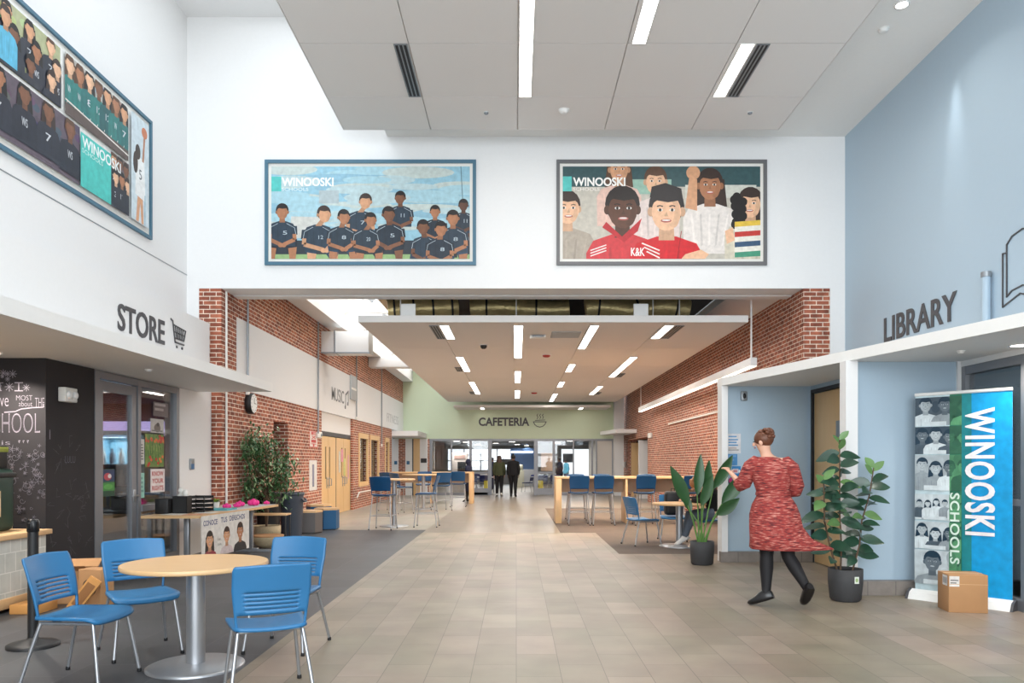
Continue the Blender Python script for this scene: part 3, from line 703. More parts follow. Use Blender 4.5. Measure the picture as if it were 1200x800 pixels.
for k in range(1,6): line3(a, O,Y,Z,X, [(.08+k*.065,.36-k*.004),(.14+k*.05,.17)], .014)
line3(a, O,Y,Z,X, [(.105,.26),(.47,.25)], .012)
for k in (.2,.38): a.lathe([(.02,0),(.02,.012)], (0,0,0), 12, M=Matrix.Translation((-5.078,11.28+k,3.17)) @ Matrix.Rotation(PI/2,4,'Y'))
tag(a.build('cart_icon', M_LETTER), 'dark grey shopping cart symbol beside the STORE lettering', 'sign')
a = MB(); letters(a, 'LIBRARY', (5.477, 11.42, 3.22), -Y, Z, 1.88, .36, -X, .012, .015)
tag(a.build('library_lettering', M_LETTER), 'dark grey LIBRARY lettering low on the tall blue wall', 'sign')
a = MB(); O = (5.478, 8.64, 3.11)
line3(a, O,-Y,Z,-X, [(.07,.67),(0,.68),(0,.08),(.3,.17),(.62,.06),(.95,.17),(1.25,.08),(1.25,.68),(1.18,.67)], .014)
line3(a, O,-Y,Z,-X, [(.07,.18),(.07,.76),(.16,.83),(.34,.86),(.52,.82),(.62,.76),(.62,.16),(.5,.22),(.34,.25),(.16,.23),(.07,.18)], .014)
line3(a, O,-Y,Z,-X, [(.62,.76),(.8,.83),(1.0,.85),(1.18,.76),(1.18,.16),(1.0,.24),(.8,.22),(.62,.16)], .014)
tag(a.build('book_icon', M_LETTER), 'open book outline on the blue wall at the right edge', 'sign')
t = thing('wall_tube','pale vertical tube with a cap on the blue wall left of the book outline','wall tube',(5.42,8.86,2.66))
a = MB(); a.tube([(5.42,8.86,2.66),(5.42,8.86,3.58)], .045, 14); a.build('tube', M_BLUE, t)
a = MB(); a.tube([(5.42,8.86,3.58),(5.42,8.86,3.64)], .055, 14); a.box(5.42,5.48,8.84,8.88,3.6,3.63); a.build('cap', MATS['grey_metal'], t)
a = MB(); letters(a, 'CAFETERIA', (at(561,500,33.4).x,33.398,at(0,499,33.4).z), X, Z, 2.2, .37, -Y, .02, .03)
tag(a.build('cafeteria_lettering', M_LETTER), 'dark CAFETERIA lettering on the green wall above the glass doors', 'sign')
a = MB(); O = at(625,500,33.38)
line3(a, O,X,Z,-Y, [(0,.22),(.56,.22),(.5,.1),(.4,.02),(.28,-.01),(.16,.02),(.06,.1),(0,.22)], .03)
line3(a, O,X,Z,-Y, [(.08,.28),(.5,.3)], .025)
for k in (.16,.28,.4): line3(a, O,X,Z,-Y, [(k,.34),(k+.04,.42),(k-.01,.5),(k+.04,.56)], .022)
tag(a.build('bowl_icon', M_LETTER), 'steaming bowl symbol beside the CAFETERIA lettering', 'sign')
a = MB(); letters(a, 'MUSIC', (-4.911,20.45,3.10), Y, Z, 1.45, .36, X, -.005, .006)
tag(a.build('music_lettering', mat('mid_grey_lettering', S(120,122,126), .5)), 'grey MUSIC lettering on the white band of the left hall wall', 'sign')
a = MB(); O = (-4.912,21.98,2.98)
for k, dz in ((0,.0),(.34,.12)):
    a.lathe([(.055,0),(.055,.012)], (0,0,0), 14, M=Matrix.Translation((-4.912,22.04+k,3.02+dz)) @ Matrix.Rotation(PI/2,4,'Y'))
    line3(a, (-4.912,21.98+k,2.98+dz),Y,Z,X, [(.11,.04),(.11,.40)], .02)
line3(a, O,Y,Z,X, [(.11,.40),(.45,.52)], .05)
tag(a.build('note_icon', MATS['mid_grey_lettering']), 'small music note symbol beside the MUSIC lettering', 'sign')
a = MB(); letters(a, 'FITNESS', (-4.911,29.2,2.98), Y, Z, 2.8, .34, X, -.01, .0)
tag(a.build('far_lettering', mat('pale_lettering', S(196,196,198), .5)), 'pale thin lettering at the far end of the white band', 'sign')

# ------------------------------------------------------------------ posters
def framed(name, label, O, U, w, h, colr, fw=.055, matw=.05):
    U = Vector(U); N = U.cross(Z); O = Vector(O); C0 = O+U*(w/2)
    t = thing(name, label, 'poster', tuple(C0+N*.02))
    a = MB()
    def bx(u0,u1,v0,v1,d0,d1):
        P = [O+U*u0+Z*v0+N*d0, O+U*u1+Z*v0+N*d0, O+U*u1+Z*v1+N*d0, O+U*u0+Z*v1+N*d0]; P += [p+N*(d1-d0) for p in P]
        a.add(P, [(3,2,1,0),(4,5,6,7),(0,1,5,4),(1,2,6,5),(2,3,7,6),(3,0,4,7)])
    for r in ((0,w,0,fw),(0,w,h-fw,h),(0,fw,fw,h-fw),(w-fw,w,fw,h-fw)): bx(*r,.003,.045)
    a.build('frame', colr, t)
    a = MB(); a2 = a
    P = [O+U*fw+Z*fw+N*.012, O+U*(w-fw)+Z*fw+N*.012, O+U*(w-fw)+Z*(h-fw)+N*.012, O+U*fw+Z*(h-fw)+N*.012]
    P2 = [p-N*.008 for p in P]
    a.add(P+P2, [(0,1,2,3),(7,6,5,4)]); a.build('mount', M_PAPER, t)
    k = fw+matw
    return t, Print(O+U*k+Z*k+N*.016, U, Z, w-2*k, h-2*k)
TEALF = mat('slate_blue_frame', S(72,112,134), .5)
x0, x1 = at(311,0,YH).x, at(558,0,YH).x; z1, z0 = at(0,188,YH).z, at(0,311,YH).z
t, p = framed('poster', 'wide blue-framed poster of a seated sports team, left of the two on the header wall', (x0,YH,z0), (1,0,0), x1-x0, z1-z0, TEALF)
p.poly([(0,0),(1,0),(1,1),(0,1)], S(150,196,214))
for k in range(60):
    u, v = random.random(), .35+.65*random.random()
    c = random.choice([S(168,206,218), S(186,208,212), S(142,186,206), S(196,208,204)])
    p.ell(u, v, .10+.1*random.random(), .03+.04*random.random(), c)
p.poly([(.09,.22),(.27,.24),(.27,.45),(.10,.46)], S(206,206,200)); p.rect(.24,.60,.34,.74,S(176,190,194))
p.stroke([(.955,1),(.965,.6)], .012, S(90,120,132))
p.rect(0,0,1,.20,S(44,52,62)); p.poly([(0,0),(1,0),(1,.05),(0,.05)], S(150,182,124))
p.rect(0,.73,.05,.89,S(86,196,190)); p.text('WINOOSKI',.052,.785,.262,.095,S(246,248,248),.03); p.text('SCHOOLS',.052,.735,.135,.035,S(226,240,240),.01)
team = [(.055,.53,.026,2,0,0),(.265,.50,.028,1,1,.9),(.365,.47,.025,2,1,.4),(.475,.64,.026,1,-.5,.9),(.50,.44,.024,2,1,.8),(.59,.50,.026,3,1,-.2),(.65,.68,.022,3,-1,0),(.765,.36,.025,3,0,-.3),
        (.825,.53,.021,2,0,0),(.855,.34,.025,2,0,.2),(.915,.46,.026,2,0,0),(.968,.60,.020,4,0,0)]
order = sorted(team, key=lambda q: -q[1])
for n_,(u,v,k,s,tn,ln) in enumerate(order):
    k *= 1.2; v -= .02
    sh = random.choice([S(34,50,64),S(38,56,72),S(30,44,58)]); q = k*p.w/p.h; bu = u-ln*k; sk = SK[s]; k2 = k*.92
    if v < .6:     # seated: shorts, knees, shins below the shirt
        for sg in (-1,1):
            kx = bu+sg*1.5*k+ln*.8*k
            p.poly([(bu+sg*.2*k,v-4.6*q),(bu+sg*2.4*k,v-4.4*q),(kx+sg*.9*k,v-6.0*q),(kx-sg*.5*k,v-6.6*q)], S(36,62,86) if n_%3 else S(30,38,50))
            p.poly([(kx-sg*.55*k,v-5.9*q),(kx+sg*.85*k,v-5.7*q),(kx+sg*.6*k,v-8.4*q),(kx-sg*.2*k,v-8.4*q)], sk); p.poly([(kx-sg*.2*k,v-8.0*q),(kx+sg*.62*k,v-8.0*q),(kx+sg*.5*k,v-11*q),(kx-sg*.2*k,v-11*q)], S(34,36,44))
    p.person(u, v, k2, sk, HR[0 if s!=1 else 1], sh, tn, ln)
    for sg in (-1,1):
        sx_ = bu+sg*1.9*k; ex = bu+sg*(1.9+.2*random.random())*k; hx = bu+ln*1.2*k+sg*.25*k
        p.poly([(sx_-.5*k,v-2.3*q),(sx_+.5*k,v-2.3*q),(ex+.5*k,v-3.7*q),(ex-.5*k,v-3.7*q)], tuple(c*.85 for c in sh))
        p.stroke([(ex,v-3.6*q),(ex+sg*.05*k,v-4.5*q),(hx,v-5.3*q)], .62*k*p.w, sk if sg>0 else tuple(c*.85 for c in sk)); p.ell(hx,v-5.4*q,.42*k,.36*q,sk)
        p.stroke([(bu+sg*.7*k,v-1.9*q),(bu+sg*2.0*k,v-2.6*q),(bu+sg*2.2*k,v-3.6*q)], .007, S(186,200,208))
    p.text(str(random.choice([5,7,8,11,12,20,21])), bu+.1*k, v-3.7*q, k*.7, .04, S(190,204,212), .0)
p.done('photo_print', t)
x0, x1 = at(652,0,YH).x, at(898,0,YH).x
t, p = framed('poster', 'wide grey-framed poster of smiling children in red hoodies, right one on the header wall', (x0,YH,z0), (1,0,0), x1-x0, z1-z0, mat('grey_frame', S(104,104,106), .5))
p.poly([(0,0),(1,0),(1,1),(0,1)], S(196,190,178)); p.rect(0,.78,1,1,S(52,84,88)); p.rect(.3,.7,.55,.86,S(150,186,170)); p.rect(.62,.66,.98,.8,S(208,208,198))
for (u,v,k,s,h,sh,tn,lg) in ((.02,.55,.062,0,1,S(172,160,146),.6,False),(.285,.97,.048,1,2,S(226,190,176),0,True),(.47,.84,.052,0,2,S(222,206,200),0,False),(.745,.80,.058,2,1,S(228,220,214),0,True),(.95,.60,.056,0,1,S(214,206,186),-.3,True)):
    p.person(u, v, k, SK[s], HR[h], sh, tn, 0, lg, detail=True)
p.poly([(.62,.55),(.68,.52),(.68,.86),(.64,.88)], SK[1]); p.ell(.66,.93,.035,.075,SK[1])
for k in range(14): p.ell(.865+.05*random.random(), .35+.42*random.random(), .022,.05,HR[0])
for k,c in enumerate((S(226,190,70),S(236,232,220),S(196,60,52),S(236,232,220),S(58,86,116),S(236,232,220),S(70,150,120))): p.poly([(.87,.40-.055*k),(1,.42-.055*k),(1,.36-.055*k),(.87,.345-.055*k)], c)
p.person(.302,.545,.078,SK[4],S(40,32,30),S(204,54,60),.2,0,detail=True)
p.poly([(.22,.40),(.30,.24),(.36,.36),(.40,.44),(.38,.30),(.31,.18),(.20,.34)], S(186,40,48))
p.person(.525,.525,.080,SK[0],S(34,28,30),S(206,24,34),-.1,0,detail=True)
p.poly([(.44,.66),(.45,.78),(.52,.82),(.60,.76),(.61,.62),(.58,.70),(.53,.62),(.49,.70)], S(34,28,30))
p.stroke([(.60,.30),(.58,.0)], .012, S(150,16,26)); p.poly([(.62,.05),(.70,.10),(.74,.05),(.72,0),(.60,0)], SK[0])
p.poly([(.82,.30),(.86,.34),(.87,.2),(.83,.16)], SK[0])
for k in range(3): p.stroke([(.40+.012*k,.17-.045*k),(.49,.09-.04*k)], .022, S(240,232,228)); p.stroke([(.14,.03+.03*k),(.22,.09+.03*k)], .018, S(240,232,228))
p.text('K&K',.345,.03,.07,.09,S(246,240,236),.02)
p.rect(0,.73,.045,.89,S(86,196,190)); p.text('WINOOSKI',.052,.785,.265,.095,S(250,248,244),.03); p.text('SCHOOLS',.052,.735,.135,.035,S(244,238,232),.01)
p.done('photo_print', t)
# left wall poster: collage
yL, yR, zt, zb = 5.6, 11.5, 6.54, 4.77
t, p = framed('poster', 'long blue-framed collage poster of sports teams high on the left wall', (-5.49,yL,zb), (0,1,0), yR-yL, zt-zb, TEALF, .045, .06)
def py(y): return (y-(yL+.105))/(yR-yL-.21)
p.rect(0,0,1,1,S(236,236,234))
def crowd(r, bg, shirts, rows, n, k, long=.5):
    p.rect(*r, bg)
    for i in range(26): p.ell(r[0]+random.random()*(r[2]-r[0]), r[1]+(.45+.5*random.random())*(r[3]-r[1]), .012,.03, tuple(c*(.6+.8*random.random()) for c in bg), r=r)
    for j in range(rows):
        for i in range(n):
            u = r[0]+(i+.5+.3*(j%2))/n*(r[2]-r[0]); v = r[1]+(r[3]-r[1])*(.84-.27*j+.05*random.random())
            p.person(u, v, k, random.choice(SK[:4]), random.choice(HR), random.choice(shirts), 0, 0, random.random()<long, r=r)
            q = k*p.w/p.h; p.text(random.choice(['7','12','3','8','WS']), u-.6*k, v-3.9*q, 1.1*k, 1.0*q, S(210,214,220), .01) if v-4*q > r[1] and r[0] < u-k and u+k < r[2] else None
u70, u73, u90, u126, u147, u149 = py(9.22), py(9.28), py(9.59), py(10.31), py(10.79), py(10.85)
crowd((.0,.52,u70,.985), S(176,180,140), [S(38,42,56),S(46,50,62)], 3, 9, .0135)
p.person(.44,.86,.0145,SK[1],HR[1],S(90,180,214),r=(0,.52,u70,.985))
crowd((u73,.51,u147,.985), S(186,184,178), [S(34,112,112),S(42,124,120),S(30,92,96)], 1, 7, .0155)
for k in range(9): p.stroke([(u73+(u147-u73)*k/9,.53),(u73+(u147-u73)*(k+.3)/9,.62)], .012, S(226,220,214))
p.rect(u73,.51,u147,.60,S(92,78,74)); p.stroke([(u73,.62),(u147,.56)], .02, S(230,226,220))
crowd((.0,.015,u90,.48), S(96,84,96), [S(34,38,52),S(40,44,58)], 1, 9, .0165)
crowd((u126,.015,u147,.48), S(110,96,102), [S(34,38,52)], 2, 3, .0125)
p.rect(u90,.015,u126,.45,S(74,196,188))
p.text('WINOOSKI', u90+.006,.34,.165,.09,S(246,250,250),.02); p.text('SCHOOLS', u90+.006,.295,.085,.035,S(210,240,238),.0)
r = (u149,.015,.995,.985); p.rect(*r, S(206,220,228)); uc = (u149+.995)/2
p.poly([(uc-.022,.02),(uc-.012,.3),(uc+.012,.3),(uc+.018,.02),(uc+.006,.02),(uc,.2),(uc-.008,.02)], SK[1], r)
p.poly([(uc-.026,.26),(uc-.022,.62),(uc+.022,.62),(uc+.026,.24)], S(238,240,240), r); p.ell(uc-.012,.66,.013,.07,HR[1],r=r); p.ell(uc-.024,.55,.012,.1,HR[1],r=r)
p.stroke([(uc+.014,.60),(uc+.022,.84)], .05, SK[2], r); p.ell(uc+.022,.88,.015,.05,S(200,120,80),r=r); p.stroke([(u149+.07,.3),(u149+.07,.02)], .02, S(120,170,190), r)
p.text('5', uc-.006,.42,.014,.09,S(60,70,80),.0)
p.done('photo_print', t)

# ------------------------------------------------------------------ chalkboard drawings
cw = S(142,134,142)
p = Print((-6.3,8.2895,0), X, Z, 1.22, 2.57)
def cu(px): return (at(px,0,8.29).x+6.3)/1.22
def cv(py_): return at(0,py_,8.29).z/2.57
def ct(s, a, b, c, d, bold=-.012, col=cw): p.text(s, cu(a), cv(d), cu(b)-cu(a), cv(c)-cv(d), col, bold)
def flower(u, v, r, n=6, wd=.006, col=cw):
    for k in range(n):
        a = 2*PI*k/n; p.stroke([(u,v),(u+r*math.cos(a)/1.22,v+r*math.sin(a)/2.57)], wd, col)
ct('SCHOOL', -17, 47, 484, 507); ct('SCHOOL', -16, 46, 485.5, 505.5, -.03, S(70,62,72))
for q_ in (((17,448.3),(27,448.3)),((17,457.7),(27,457.7)),((22,448.5),(22,457.5))): p.stroke([(cu(x),cv(y)) for x,y in q_], .012, cw)
ct('T', -3, 4, 448, 458); ct('ve', 0, 10, 466, 476)
ct('MOST', 19, 38, 463, 469); ct('about', 22, 38, 470, 476); ct('THE', 41, 52, 466, 477); ct('is', 2, 12, 516, 521); ct('what', -8, 2, 448, 458)
p.stroke([(cu(x),cv(y)) for x,y in ((5,483),(18,482),(25,479),(38,477.5),(51,477),(51,473))], .012, cw)
for (x,y,r_) in ((11,453,.05),(31,454,.04),(15,438,.045),(4,437,.04),(9,444,.03),(3,441,.02),(9,438,.03)): flower(cu(x),cv(y),r_,8)
for k in range(3): p.stroke([(cu(22+k*5),cv(518)),(cu(24+k*5),cv(516)),(cu(22+k*5),cv(516)),(cu(23+k*5),cv(519))], .007, cw)
random.seed(11)
dim = S(118,112,120)
for k in range(70):
    x, y = random.uniform(10,53), random.uniform(522,610); u, v = cu(x), cv(y); r_ = random.uniform(.015,.045)
    if k % 3: flower(u, v, r_, random.choice([5,6,7]), .004, dim)
    else: p.stroke([(u+r_*math.cos(a*.7)*(.3+a*.09)/1.22, v+r_*math.sin(a*.7)*(.3+a*.09)/2.57) for a in range(10)], .004, dim)
p.done('chalk_drawing', chalk)
p = Print((-5.0795,8.32,0), Y, Z, .9, 2.57)
for k in range(34):
    u, v = random.uniform(.05,.92), random.uniform(.12,.66); 
    p.stroke([(u,v)]+[(u+random.uniform(-.09,.09), v+random.uniform(-.03,.03)) for _ in range(3)], .003, S(88,82,88))
p.text('LULU',.36,.56,.22,.03,S(110,110,124),-.02); p.rect(.04,.66,.055,.70,S(150,140,150))
p.done('chalk_drawing', chalk)
# emergency light on the chalkboard
t = thing('emergency_light','white emergency light box on the dark chalkboard wall','emergency light',(-5.06,8.62,2.14))
a = MB(); a.rbox(-5.075,-4.99,8.50,8.74,2.12,2.28,.012); a.build('housing', M_PAPER, t)
a = MB(); a.ell((-4.985,8.57,2.2),(.03,.045,.045)); a.ell((-4.985,8.68,2.2),(.03,.045,.045)); a.build('lamp_head', M_FASCIA, t)

# ------------------------------------------------------------------ sheets on glass and walls
def sheet(name, label, O, U, w, h, col, cat='notice', paint=None, off=.004, group=None):
    U = Vector(U); N = U.cross(Z); p = Print(Vector(O)+N*off, U, Z, w, h)
    p.mb.add([p.O-N*.002, p.O-N*.002+U*w, p.O-N*.002+U*w+Z*h, p.O-N*.002+Z*h], [(3,2,1,0)], 0, False, col)
    p.rect(0,0,1,1,col)
    if paint: paint(p)
    o = p.done(name); tag(o, label, cat, group); return o
SX = -5.108
def know(p):
    red = S(178,40,44)
    for k,s in enumerate(('KNOW','YOUR','RIGHTS')): p.text(s,.10,.70-.31*k,.8,.2,red,.03)
sheet('know_your_rights_sign','white sheet reading KNOW YOUR RIGHTS in red on the store window',(SX,10.72,1.02),Y,.43,.33,S(232,222,220),'sign',know)
def tul(p):
    for k in range(90):
        u,v = random.random(), random.random(); p.stroke([(u,v),(u+random.uniform(-.08,.08), min(1,v+.22))], .02, random.choice([S(96,140,60),S(120,160,70),S(70,112,50),S(150,170,90)]), (0,0,1,1))
    for k in range(26): p.ell(random.random(), random.choice([random.uniform(.75,.98), random.uniform(.05,.4)]), .06,.05, random.choice([S(200,60,40),S(214,90,60),S(226,130,60)]))
sheet('tulip_picture','colourful picture of red tulips and green leaves on the store window',(SX,10.56,1.38),Y,.56,.46,S(110,140,70),'picture',tul)
def txt(n, c=S(120,120,120), head=None):
    def f(p):
        if head: p.rect(.08,.82,.92,.93,head)
        for k in range(n): p.rect(.1,.74-.68*k/n,.9-.25*random.random(),.74-.68*k/n+.35/n,c)
    return f
def photo(p):
    p.ell(.5,.35,.25,.3,S(110,100,96)); p.ell(.55,.6,.12,.14,S(60,50,48)); p.rect(.1,.1,.9,.2,S(120,120,118))
sheet('photo_sheet','pale sheet with a small grey photo above the tulip picture',(SX,10.72,1.86),Y,.40,.2,S(196,192,190),'notice',photo)
sheet('framed_notice','faint brown notice high on the store window',(SX,10.80,2.10),Y,.46,.2,S(92,76,78),'notice',txt(2,S(170,158,158)))
sheet('notice_sheet','narrow white notice with small print at the left edge of the store window',(SX,10.40,1.42),Y,.14,.34,S(214,212,206),'notice',txt(6))
sheet('mint_notice','narrow mint green sheet low at the left of the store window',(SX,10.40,.96),Y,.14,.34,S(150,206,190),'notice',txt(4,S(110,160,150)))
def chalkphoto(p):
    p.rect(0,.55,1,.98,S(30,56,96)); p.ell(.45,.72,.3,.14,S(186,70,80)); p.ell(.6,.74,.14,.08,S(224,214,210)); p.rect(0,.2,1,.5,S(60,140,64)); p.ell(.5,.35,.35,.1,S(90,170,80)); p.rect(0,0,1,.2,S(24,70,50))
sheet('green_poster','green and blue picture poster low on the glass store door',(SX,9.46,1.02),Y,.30,.34,S(40,90,70),'picture',chalkphoto)
def reader(p): p.rect(.1,.1,.9,.5,S(74,110,150)); p.ell(.5,.3,.2,.12,S(220,228,236))
t = thing('card_reader','small grey and blue card reader on the white pier beside the store window','card reader',(-5.07,12.0,1.33))
a = MB(); a.rbox(-5.079,-5.055,11.93,12.07,1.33,1.50,.006); a.build('body', MATS['grey_metal'], t)
a = MB(); a.box(-5.055,-5.052,11.945,12.055,1.34,1.42); a.build('blue_label', mat('label_blue', S(74,116,160), .5), t)
YB = 11.2
def note(p):
    for k,v in enumerate((.82,.66,.52,.38)): p.rect(.1,v,.1+(.7 if k%2 else .6),v+.07,S(96,150,196))
    p.rect(.1,.14,.85,.2,S(150,150,150)); p.rect(.1,.24,.7,.29,S(170,150,140))
def wx(px): return at(px,0,YB).x
def wz(py_): return at(0,py_,YB).z
for (nm,lb,a0,a1,b0,b1,c,pt) in (('notice_sheet','white notice with blue lines, top of the sheets on the blue library wall',852,868,508,531,S(214,214,218),note),
     ('blue_notice','plain blue sheet below the white notice on the library wall',852.5,864,532,545,S(70,136,190),txt(2,S(110,160,206))),
     ('picture_notice','blue sheet with a small pink picture, third down on the library wall',857.5,868,546,558,S(44,128,190),lambda p: (p.rect(.1,.3,.75,.75,S(206,196,206)), p.rect(.2,.4,.6,.62,S(200,120,120)), p.ell(.85,.5,.1,.15,S(236,236,236)))),
     ('colour_logo_sticker','round sticker of pink, blue and green patches, lowest on the library wall',853,865,558.5,569,S(160,180,200),lambda p: (p.ell(.5,.5,.5,.5,S(60,60,90)), p.ell(.3,.6,.22,.3,S(206,50,120)), p.ell(.62,.65,.22,.28,S(70,90,170)), p.ell(.5,.3,.3,.22,S(60,160,110)), p.ell(.72,.35,.16,.22,S(90,60,140))))):
    sheet(nm, lb, (wx(a0),YB,wz(b1)), X, wx(a1)-wx(a0), wz(b0)-wz(b1), c, 'notice', pt)
t = thing('wall_sensor','small grey intercom box high on the blue library wall','sensor',(wx(871),11.18,wz(469)))
a = MB(); a.rbox(wx(867.5),wx(875),11.16,11.2,wz(469.5),wz(458.5),.01); a.build('body', MATS['grey_metal'], t)
a = MB(); a.ell((wx(871.5),11.16,wz(464)),(.025,.012,.04)); a.build('lens', M_BLACK, t)

# red sign and frames on the left brick wall
def gosign(p):
    p.rect(.04,.04,.96,.96,S(226,216,210))
    for k,s in enumerate('EXIT'): p.text(s,.2,.76-.235*k,.6,.18,S(196,50,50),.05)
sheet('red_letter_sign','narrow white sign with red letters on the brick beside the wooden doors',(-4.93,18.3,1.80),Y,.75,.40,S(200,60,60),'sign',gosign)
t = thing('fire_alarm','small white fire alarm strobe on the brick above the red-letter sign','fire alarm',(-4.9,19.15,2.10))
a = MB(); a.rbox(-4.93,-4.86,18.95,19.25,2.05,2.20,.02); a.build('body', M_PAPER, t)
a = MB(); a.ell((-4.86,19.15,2.12),(.03,.05,.04)); a.build('strobe', M_GREY, t)
def rack(p): p.rect(.38,.12,.62,.86,S(96,100,126)); p.rect(.46,.15,.54,.84,S(150,150,176))
sheet('tall_white_frame','tall narrow white frame with a dark slot on the brick beside the doors',(-4.93,18.28,.76),Y,.7,.73,S(226,224,222),'notice',rack)
# wooden double doors
def doorpair(y0, label, papers):
    t = thing('wooden_door', label, 'door', (-5.02,y0+.9,0), 0, 'pairs of maple doors')
    for k in (0,1):
        ya = y0+k*.9
        a = MB()
        for c0,c1,d0,d1 in cells(ya+.01,ya+.89,.01,2.12,[((ya+.62) if not k else (ya+.14),(ya+.75) if not k else (ya+.27),1.0,1.85)]): a.box(-5.05,-5.0,c0,c1,d0,d1)
        lf = a.build('door_leaf', M_DOORW, t)
        a = MB(); a.box(-5.03,-5.02,ya+.1,ya+.8,1.0,1.86); a.build('vision_panel', M_BLACK, lf)
        a = MB(); h = ya+.78 if not k else ya+.12; a.tube([(-5.0,h,1.0),(-4.93,h,1.0),(-4.93,h+(.0),.82),(-5.0,h,.82)], .012, 6); a.rbox(-5.0,-4.99,h-.03,h+.03,.75,1.05,.004); a.build('handle', M_GREY, lf)
    a = MB(); a.box(-5.06,-4.995,y0+1.80,y0+1.84,0,2.14); a.build('frame', M_LETTER, t)
    return t
doorpair(19.48,'left pair of maple doors with slim dark windows under the white band',0)
doorpair(21.335,'right pair of maple doors with taped colour papers under the white band',1)
for (y,z,w_,h_,c,l) in ((21.6,1.15,.2,.6,S(210,210,200),'white paper taped on the right maple doors'),(21.9,1.45,.24,.36,S(226,150,170),'pink paper taped on the right maple doors'),(22.2,1.05,.24,.5,S(206,206,130),'yellow paper taped low on the right maple doors'),(22.75,.95,.16,.7,S(224,170,180),'narrow pink paper taped at the far edge of the maple doors'),(19.46,1.1,.16,.7,S(190,200,206),'pale leaflet taped at the near edge of the maple doors')):
    sheet('paper_sheet', l, (-4.995,y,z), Y, w_, h_, c, 'paper')
# wall clock
t = thing('wall_clock','round wall clock with a thick black body on the left brick wall','clock',(-4.85,14.1,2.32))
R90 = Matrix.Translation((-4.93,14.1,2.52)) @ Matrix.Rotation(PI/2,4,'Y')
a = MB(); a.lathe([(.17,0),(.19,.02),(.19,.1),(.175,.115)], seg=32, M=R90); a.build('body', M_BLACK, t)
a = MB(); a.lathe([(.001,.116),(.17,.116),(.17,.118)], seg=32, M=R90); a.build('face', M_FASCIA, t)
a = MB()
for k in range(12):
    an = k*PI/6; y_, z_ = 14.1+.14*math.cos(an), 2.52+.14*math.sin(an); a.box(-4.811,-4.809,y_-.008,y_+.008,z_-.008,z_+.008)
a.box(-4.810,-4.807,14.094,14.106,2.52,2.62); a.box(-4.810,-4.807,14.1,14.18,2.514,2.526); a.build('hands', M_BLACK, t)
# tack rail on the right brick wall
a = MB(); a.rbox(4.74,4.79,17.9,24.0,2.61,2.65,.004); tag(a.build('tack_rail', M_PAPER), 'thin white rail along the lit right brick wall', 'rail')
a = MB(); a.rbox(4.70,4.79,27.0,27.5,2.30,2.48,.02); tag(a.build('fire_alarm', M_PAPER), 'small white box on the right brick wall beside the dark doorway', 'fire alarm')
a = MB(); a.rbox(4.72,4.8,33.55,33.75,1.2,1.45,.02); tag(a.build('switch_plate', M_PAPER), 'small white switch plate on the far end of the right brick wall', 'switch')
for (x_, l) in ((463.5,'small blue sign on the white strip at the left end of the corridor'),(478,'small blue sign on the pale column in the end corridor')):
    o_ = at(x_-1.5,544,33.38); sheet('room_sign', l, o_, X, .13, .15, S(60,110,150), 'sign')
o_ = at(493,542,33.38); sheet('black_sign', 'black square sign on the white column left of the glass wall', o_, X, .26, .19, S(40,36,38), 'sign')
# fire bell etc: low pipe under window
a = MB(); a.tube([(-4.89,23.6,.35),(-4.89,23.9,.5),(-4.89,26.2,.5)], .02, 6); tag(a.build('conduit_pipe', M_PAPER), 'short white pipe low on the brick under the hall windows','pipe')

# ------------------------------------------------------------------ roll-up banner
A = Vector((4.27,8.22,0)); B = Vector((4.86,7.52,0)); U = (B-A).normalized(); L_ = (B-A).length; Nn = U.cross(Z)
t = thing('rollup_banner','tall blue and green roll-up banner reading WINOOSKI SCHOOLS','banner',tuple((A+B)/2))
rot = Matrix.Translation((A+B)/2) @ Matrix.Rotation(math.atan2(U.y,U.x),4,'Z')
a = MB(); pr = [(-.14,.0),(.14,.0),(.13,.03),(.04,.085),(-.03,.10),(-.10,.07)]
R3 = rot @ Matrix(((0,0,1,0),(1,0,0,0),(0,1,0,0),(0,0,0,1)))
a.prism(pr, -L_/2-.02, L_/2+.02, M=R3); a.build('base_cassette', M_FASCIA, t)
a = MB(); a.prism([(q[0]*1.06,q[1]*1.04+.002) for q in pr], L_/2+.021, L_/2+.045, M=R3); a.build('end_cap', M_LETTER, t); a = MB(); a.prism([(q[0]*1.06,q[1]*1.04+.002) for q in pr], -L_/2-.045, -L_/2-.021, M=R3); a.build('end_cap', M_LETTER, t)
a = MB(); a.tube([rot@Vector((-L_/2,-.0,2.165)), rot@Vector((L_/2,0,2.165))], .018, 10); a.build('top_rail', M_FASCIA, t)
a = MB(); a.tube([rot@Vector((0,.07,.05)), rot@Vector((0,.03,2.15))], .01, 6); a.build('support_pole', M_GREY, t)
p = Print(A+Z*.09, U, Z, L_, 2.06)
p.mb.add([p.O-p.N*.002, p.O+p.U*L_-p.N*.002, p.O+p.U*L_+Z*2.06-p.N*.002, p.O+Z*2.06-p.N*.002], [(3,2,1,0)], 0, False, S(230,230,230))
p.rect(0,0,1,1,S(0,152,212)); p.rect(.50,.0,.60,1,S(22,132,140)); p.rect(.375,.0,.50,1,S(46,120,92)); p.rect(.0,0,.375,1,S(196,216,222))
tealm = lambda c: (lambda l: (.004+l*.80, .03+l*.86, .06+l*.86))(sum(c)/3)
greenm = lambda c: (lambda l: (.02+l*.10, .10+l*.28, .06+l*.12))(sum(c)/3)
random.seed(5)
